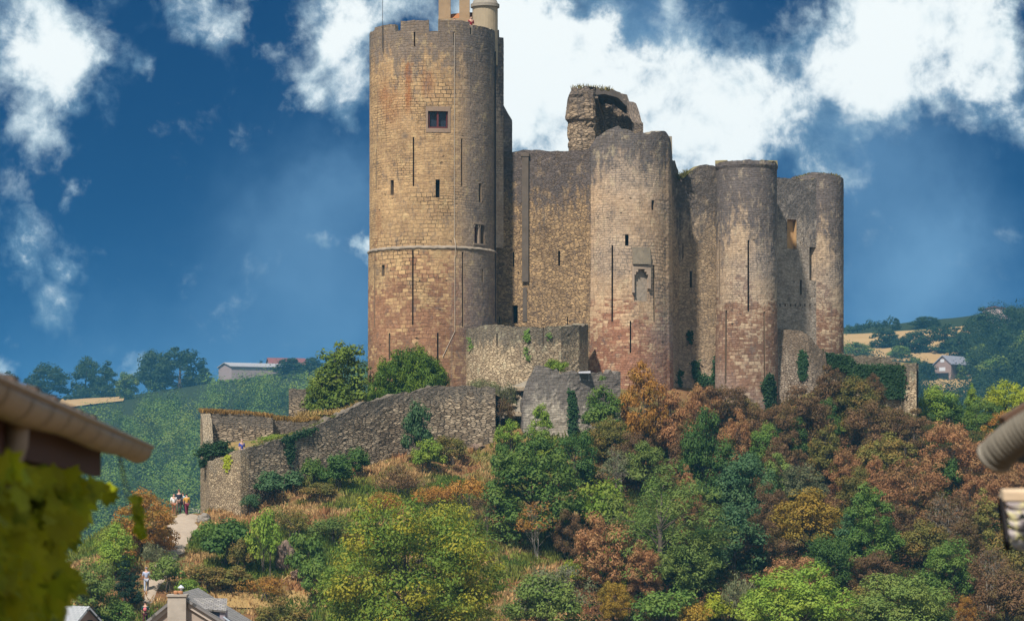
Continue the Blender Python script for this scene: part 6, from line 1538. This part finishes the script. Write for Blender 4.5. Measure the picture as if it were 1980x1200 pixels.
    # leaves on the hanging strands
vine()
def right_house():
    e = empty('right_house', (2.6, 12, -3.6), 'near house at the right edge with a ribbed gutter elbow and stone-slate porch', 'house')
    inv = lambda o: (setattr(o, 'matrix_parent_inverse', Matrix.Translation((-2.6, -12, 3.6))), o)[1]
    Y = 11.0; X = lambda p: xof(p, Y); Z = lambda p: zof(p, Y)
    zinc = plain('ribbed_metal', (.115, .10, .078), .75, .4, 12, 0.0, .2, bump=.002)
    mb = MB(); cl = [(2080, 765), (2032, 802), (2005, 821), (1985, 834), (1968, 847), (1954, 859), (1944, 870), (1938, 879)]
    pts = [Vector((X(a), Y + .02 * i, Z(b))) for i, (a, b) in enumerate(cl)]
    c = [0]
    for a, b in zip(pts, pts[1:]): c.append(c[-1] + (b - a).length)
    ns = 110; P = []; Rr = []
    for k in range(ns):
        t = c[-1] * k / (ns - 1); P.append(Vector([float(np.interp(t, c, [p[q] for p in pts])) for q in range(3)])); Rr.append(.068 + .0065 * sin(t * 2 * pi / .017))
    mb.tube(P, Rr, 20); inv(mb.build('ribbed_elbow', [zinc], e, True))
    mb = MB(); mb.tube([P[-1] + (P[-1] - P[-3]).normalized() * .002, P[-1] + (P[-1] - P[-3]).normalized() * .02], [.076, .076], 20); inv(mb.build('elbow_rim', [plain('dull_zinc_rim', (.2, .175, .14), .7, .3, 10)], e, True))
    # eave boards above, dark bracket below
    mb = MB(); tl = plain('brown_eave_board', (.10, .055, .035), .8, .4, 12); R_ = Matrix.Rotation(radians(32), 3, 'Y')
    mb.box((-.05, 0, -.02), (.5, .12, .02), 0, Matrix.Rotation(radians(-30), 3, 'Y'), (X(1976), Y + .12, Z(800))); inv(mb.build('eave_board', [tl], e))
    mb = MB(); mb.prism([(X(1958), Z(872)), (X(1990), Z(850)), (X(2060), Z(850)), (X(2060), Z(905)), (X(1968), Z(888))][::-1], Y + .16, Y + .28); inv(mb.build('bracket', [plain('slate_blue_iron', (.05, .06, .075), .6)], e))
    # house body just beyond the frame edge
    mb = MB(); lo = [mb.vert((*p, -4.2)) for p in ((X(2012), Y + .3), (X(2012) + 3, Y + .3), (X(2012) + 6, Y + 7), (xof(2030, Y + 7), Y + 7))]; hi = [mb.vert((mb.v[q][0], mb.v[q][1], Z(850))) for q in lo]; mb.face(lo[::-1]); mb.face(hi)
    for q in range(4): mb.face((lo[q], lo[(q + 1) % 4], hi[(q + 1) % 4], hi[q]))
    inv(mb.build('wall', [RENDER], e))
    # porch roof: thick lichened stone slates
    Yp = 11.6; X2 = lambda p: xof(p, Yp); Z2 = lambda p: zof(p, Yp); sm = plain('lavender_stone_slate', (.32, .28, .29), .8, .3, 9, bump=.006); lm, t = newmat('lichened_stone_slate')
    p = t.n('ShaderNodeTexCoord').outputs['Object']; nn = t.noise(p, 22, 5, .65); n2 = t.noise(p, 60, 3, .6)
    finish(t, t.mix(t.mr(nn, .50, .60), t.mix(n2, (.24, .21, .22), (.40, .35, .35)), t.mix(n2, (.42, .38, .18), (.58, .53, .32))), .85, t.m('ADD', nn, n2), .006, .7, .2)
    x0, ztop_, zb = X2(1942), Z2(962), Z2(1062); rows = 5; r = random.Random(3); mb = MB()
    for j in range(rows):
        f0 = j / rows; z0 = ztop_ + (zb - ztop_) * (j + 1.08) / rows; z1 = ztop_ + (zb - ztop_) * j / rows; y0 = Yp - .16 * (j + 1.1) / rows - .012; y1 = Yp - .16 * j / rows + .0
        xx = x0 + (-.07 if j % 2 else 0)
        while xx < x0 + 1.3:
            w = r.uniform(.10, .15); a = max(xx, x0 + r.uniform(-.006, .004)); b = xx + w - .004
            if b - a > .03:
                # rounded lower edge
                m = 6; top = [mb.vert((a, y1 - .002, z1)), mb.vert((b, y1 - .002, z1))]; low = []; lowb = []
                for k in range(m + 1):
                    s = k / m; dz = .022 * (abs(2 * s - 1) ** 2.2) * r.uniform(.8, 1.2); low.append(mb.vert((a + (b - a) * s, y0 - .014, z0 + dz))); lowb.append(mb.vert((a + (b - a) * s, y0 + .004, z0 + dz)))
                tb = [mb.vert((a, y1 + .012, z1)), mb.vert((b, y1 + .012, z1))]
                mb.face([top[0]] + low + [top[1]]); mb.face([tb[1]] + lowb[::-1] + [tb[0]])
                for k in range(m): mb.face((low[k], lowb[k], lowb[k + 1], low[k + 1]))
                mb.face((top[0], tb[0], lowb[0], low[0])); mb.face((top[1], low[-1], lowb[-1], tb[1]))
            xx += w
    inv(mb.build('porch_roof', [lm], e))
    mb = MB()
    xx = x0 - .012
    while xx < x0 + 1.3:
        w = r.uniform(.16, .24); pr = [(-.05, -.025), (-.045, .010), (-.02, .026), (.02, .026), (.06, .0), (.06, -.025)]
        a = [mb.vert((xx, Yp + y_, ztop_ + .012 + z_ + r.uniform(-.004, .004))) for y_, z_ in pr]; b = [mb.vert((xx + w - .005, Yp + y_, ztop_ + .012 + z_ + r.uniform(-.004, .004))) for y_, z_ in pr]
        mb.face(a); mb.face(b[::-1])
        for k in range(6): mb.face((a[k], b[k], b[(k + 1) % 6], a[(k + 1) % 6]))
        xx += w
    inv(mb.build('ridge_stones', [plain('tan_ridge_stone', (.46, .35, .24), .9, .4, 14, bump=.008)], e))
    mb = MB(); q_ = [(Yp + .03, ztop_), (Yp - .02, ztop_), (Yp - .19, zb), (Yp - .14, zb)]; a_ = [mb.vert((x0 - .022, *p)) for p in q_]; b_ = [mb.vert((x0 - .006, *p)) for p in q_]; mb.face(a_); mb.face(b_[::-1])
    for k in range(4): mb.face((a_[k], b_[k], b_[(k + 1) % 4], a_[(k + 1) % 4])); inv(mb.build('verge_board', [plain('black_verge_board', (.02, .018, .022), .7)], e))
    mb = MB(); mb.box((x0 + .12, Yp + .02, -4.2), (x0 + 1.4, Yp + .10, ztop_ - .04)); inv(mb.build('porch_wall', [RENDER], e))
right_house()
# ------------------------------------------------------------------ people
SKIN = plain('skin', (.48, .28, .20), .6, .08, 6)
def skinned(name, verts, edges, rad, mat, parent, root=0, sub=1):
    me = bpy.data.meshes.new(name + '_base'); me.from_pydata(verts, edges, []); o = bpy.data.objects.new(name + '_base', me); C.objects.link(o)
    o.modifiers.new('skin', 'SKIN'); s = o.modifiers.new('sub', 'SUBSURF'); s.levels = sub; s.render_levels = sub
    if not me.skin_vertices: 
        bpy.context.view_layer.objects.active = o; 
    for i, r in enumerate(rad): me.skin_vertices[0].data[i].radius = (r, r) if not isinstance(r, tuple) else r; me.skin_vertices[0].data[i].use_root = (i == root)
    dg = bpy.context.evaluated_depsgraph_get(); ev = o.evaluated_get(dg); m2 = bpy.data.meshes.new_from_object(ev); m2.name = name
    bpy.data.objects.remove(o); m2.materials.clear(); m2.polygons.foreach_set('use_smooth', [True] * len(m2.polygons))
    return link(name, m2, parent, mat)
def cloth(nm, col): return plain(nm, col, .85, .12, 8)
def person(loc, rz, label, shirt, trousers, hair, pose='stand', h=1.7, pack=None, group=None):
    e = empty('person', loc, label, 'person', group); e.rotation_euler = (0, 0, rz); k = h / 1.7; e.scale = (k, k, k)
    sit = pose == 'sit'; st = .22 if pose == 'walk' else .04
    dz = -.42 if sit else 0
    hip = .92 + dz
    kL = (-.10, -.40, hip - .02) if sit else (-.10, -st * .5 - .03, .50); kR = (.10, -.38, hip - .02) if sit else (.10, st * .6, .50)
    fL = (-.10, -.42, hip - .45) if sit else (-.10, -st, .06); fR = (.11, -.40, hip - .45) if sit else (.10, st * 1.2, .08)
    V = [(0, 0, hip), (0, 0, hip + .22), (0, -.01, hip + .45), (0, -.02, hip + .58), (0, -.04, hip + .68), (0, -.03, hip + .77),
         (-.10, 0, hip - .06), kL, fL, (fL[0], fL[1] - .16, fL[2] - .03), (.10, 0, hip - .06), kR, fR, (fR[0], fR[1] - .16, fR[2] - .03),
         (-.19, 0, hip + .47), (-.25, -.02, hip + .20), (-.24, -.16, hip - .02), (-.235, -.22, hip - .07), (.19, 0, hip + .47), (.25, .03, hip + .20), (.24, -.08, hip - .02), (.235, -.13, hip - .07)]
    E = [(0, 1), (1, 2), (2, 3), (3, 4), (4, 5), (0, 6), (6, 7), (7, 8), (8, 9), (0, 10), (10, 11), (11, 12), (12, 13), (2, 14), (14, 15), (15, 16), (16, 17), (2, 18), (18, 19), (19, 20), (20, 21)]
    R = [.13, .115, .13, .055, .095, .085, .085, .058, .045, .035, .085, .058, .045, .035, .06, .045, .034, .03, .06, .045, .034, .03]
    skinned('body', V, E, R, SKIN, e)
    S = [V[i] for i in (0, 1, 2, 14, 15, 18, 19)]; skinned('shirt', S, [(0, 1), (1, 2), (2, 3), (3, 4), (2, 5), (5, 6)], [.145, .135, .15, .08, .06, .08, .06], cloth('shirt_cloth', shirt), e)
    Tv = [V[i] for i in (0, 6, 7, 8, 10, 11, 12)]; skinned('trousers', Tv, [(0, 1), (1, 2), (2, 3), (0, 4), (4, 5), (5, 6)], [.14, .10, .075, .06, .10, .075, .06], cloth('trouser_cloth', trousers), e)
    skinned('hair', [(0, .0, hip + .70), (0, .0, hip + .78), (0, -.02, hip + .83)], [(0, 1), (1, 2)], [.085, .10, .075], cloth('hair', hair), e)
    if pack:
        p = skinned('backpack', [(0, .17, hip + .12), (0, .19, hip + .3), (0, .17, hip + .45)], [(0, 1), (1, 2)], [.13, .15, .12], cloth('backpack_cloth', pack), e)
    return e
def P_on(px, py, *a, **k):
    x, y, z = ground_at(px, py); return person((x, y, z + .05), *a, **k)
W_ = dict(group='walkers on the footpath')
x, y, z = ground_at(352, 999)
def PY(px, py, Y, *a, **k): return person((xof(px, Y), Y, ground_z(xof(px, Y), Y) + .04), *a, **k)
PY(336, 1000, y, radians(20), 'dark-haired person in a white top, leftmost walker at the top of the path', (.75, .72, .70), (.30, .12, .06), (.02, .016, .014), 'stand', 1.65, **W_)
PY(346, 1000, y + .8, radians(170), 'tall person with reddish hair and a dark top, at the top of the path', (.02, .022, .035), (.12, .07, .05), (.22, .07, .05), 'stand', 1.85, **W_)
PY(353, 998, y + 1.2, radians(150), 'person in a light blue top among the walkers at the top of the path', (.25, .42, .50), (.10, .10, .13), (.10, .06, .03), 'walk', 1.6, **W_)
PY(361, 998, y + .3, radians(200), 'person in a yellow top and dark red trousers at the top of the path', (.50, .27, .04), (.12, .012, .03), (.015, .012, .012), 'walk', 1.65, **W_)
x, y, z = ground_at(284, 1150)
PY(283, 1150, y, radians(185), 'person in a greyish blue shirt on the lower footpath beside the cypress', (.33, .36, .48), (.30, .32, .38), (.20, .18, .20), 'walk', 1.75, **W_)
PY(281, 1170, y - 5, radians(180), 'person in dark green with a pink backpack on the lower footpath', (.015, .05, .045), (.06, .012, .015), (.03, .02, .02), 'walk', 1.7, (.55, .14, .16), **W_)
person((xof(467, 227), 227.2, zof(872, 227) - .35), radians(30), 'person in a blue top sitting at the corner of the enclosure wall', (.05, .07, .32), (.28, .22, .25), (.30, .20, .14), 'sit', 1.7)
person((xof(987, 240.4), 240.4, zof(800, 240.4)), radians(0), 'person in orange-red among the tumbled stone steps', (.55, .09, .04), (.30, .20, .14), (.08, .05, .03), 'stand', 1.35)
person((xof(910.6, 246), 246.2, 39.75), radians(20), 'person in dark red looking out from a gap in the keep battlements', (.22, .012, .02), (.05, .03, .05), (.05, .03, .025), 'stand', 1.75)
person((xof(878.4, 246), 246.4, 39.75), radians(0), 'person in bright red behind the arrow slit of the keep battlements', (.55, .035, .02), (.06, .05, .05), (.05, .03, .025), 'stand', 1.6)
def panel():
    Y = 237.2; mb = MB(); e = empty('information_board', (xof(1130, Y), Y + .4, zof(724, Y)), 'white slanted board on top of the ruined grey wall', 'sign')
    M = Matrix.Translation(-Vector(e.location)); X = lambda p: xof(p, Y); Z = lambda p: zof(p, Y)
    slab(mb, (X(1119), Y + .1, Z(720.5)), (X(1142), Y + .1, Z(720.5)), (X(1142), Y + .9, Z(716)), (X(1119), Y + .9, Z(717)), .05)
    o = mb.build('board', [plain('white_board', (.32, .32, .34), .6, .1)], e); o.matrix_parent_inverse = M
    for px in (1122, 1139):
        mb = MB(); mb.box((X(px) - .03, Y + .45, Z(735)), (X(px) + .03, Y + .51, Z(719.5))); o = mb.build('leg', [plain('grey_leg', (.2, .2, .2), .6)], e); o.matrix_parent_inverse = M
panel()
# ------------------------------------------------------------------ air: blue haze over the valley
def haze():
    mb = MB(); mb.box((-1250, -420, -60), (1250, 2640, 118)); m, t = newmat('valley_haze')
    v = t.n('ShaderNodeVolumePrincipled'); v.inputs['Color'].default_value = (.14, .48, .80, 1); v.inputs['Density'].default_value = 0.00017; v.inputs['Anisotropy'].default_value = 0.0
    out = t.n('ShaderNodeOutputMaterial'); t.t.links.new(v.outputs[0], out.inputs['Volume'])
    props(mb.build('haze', [m]), 'thin blue haze filling the valley', 'haze', kind='stuff')
haze()
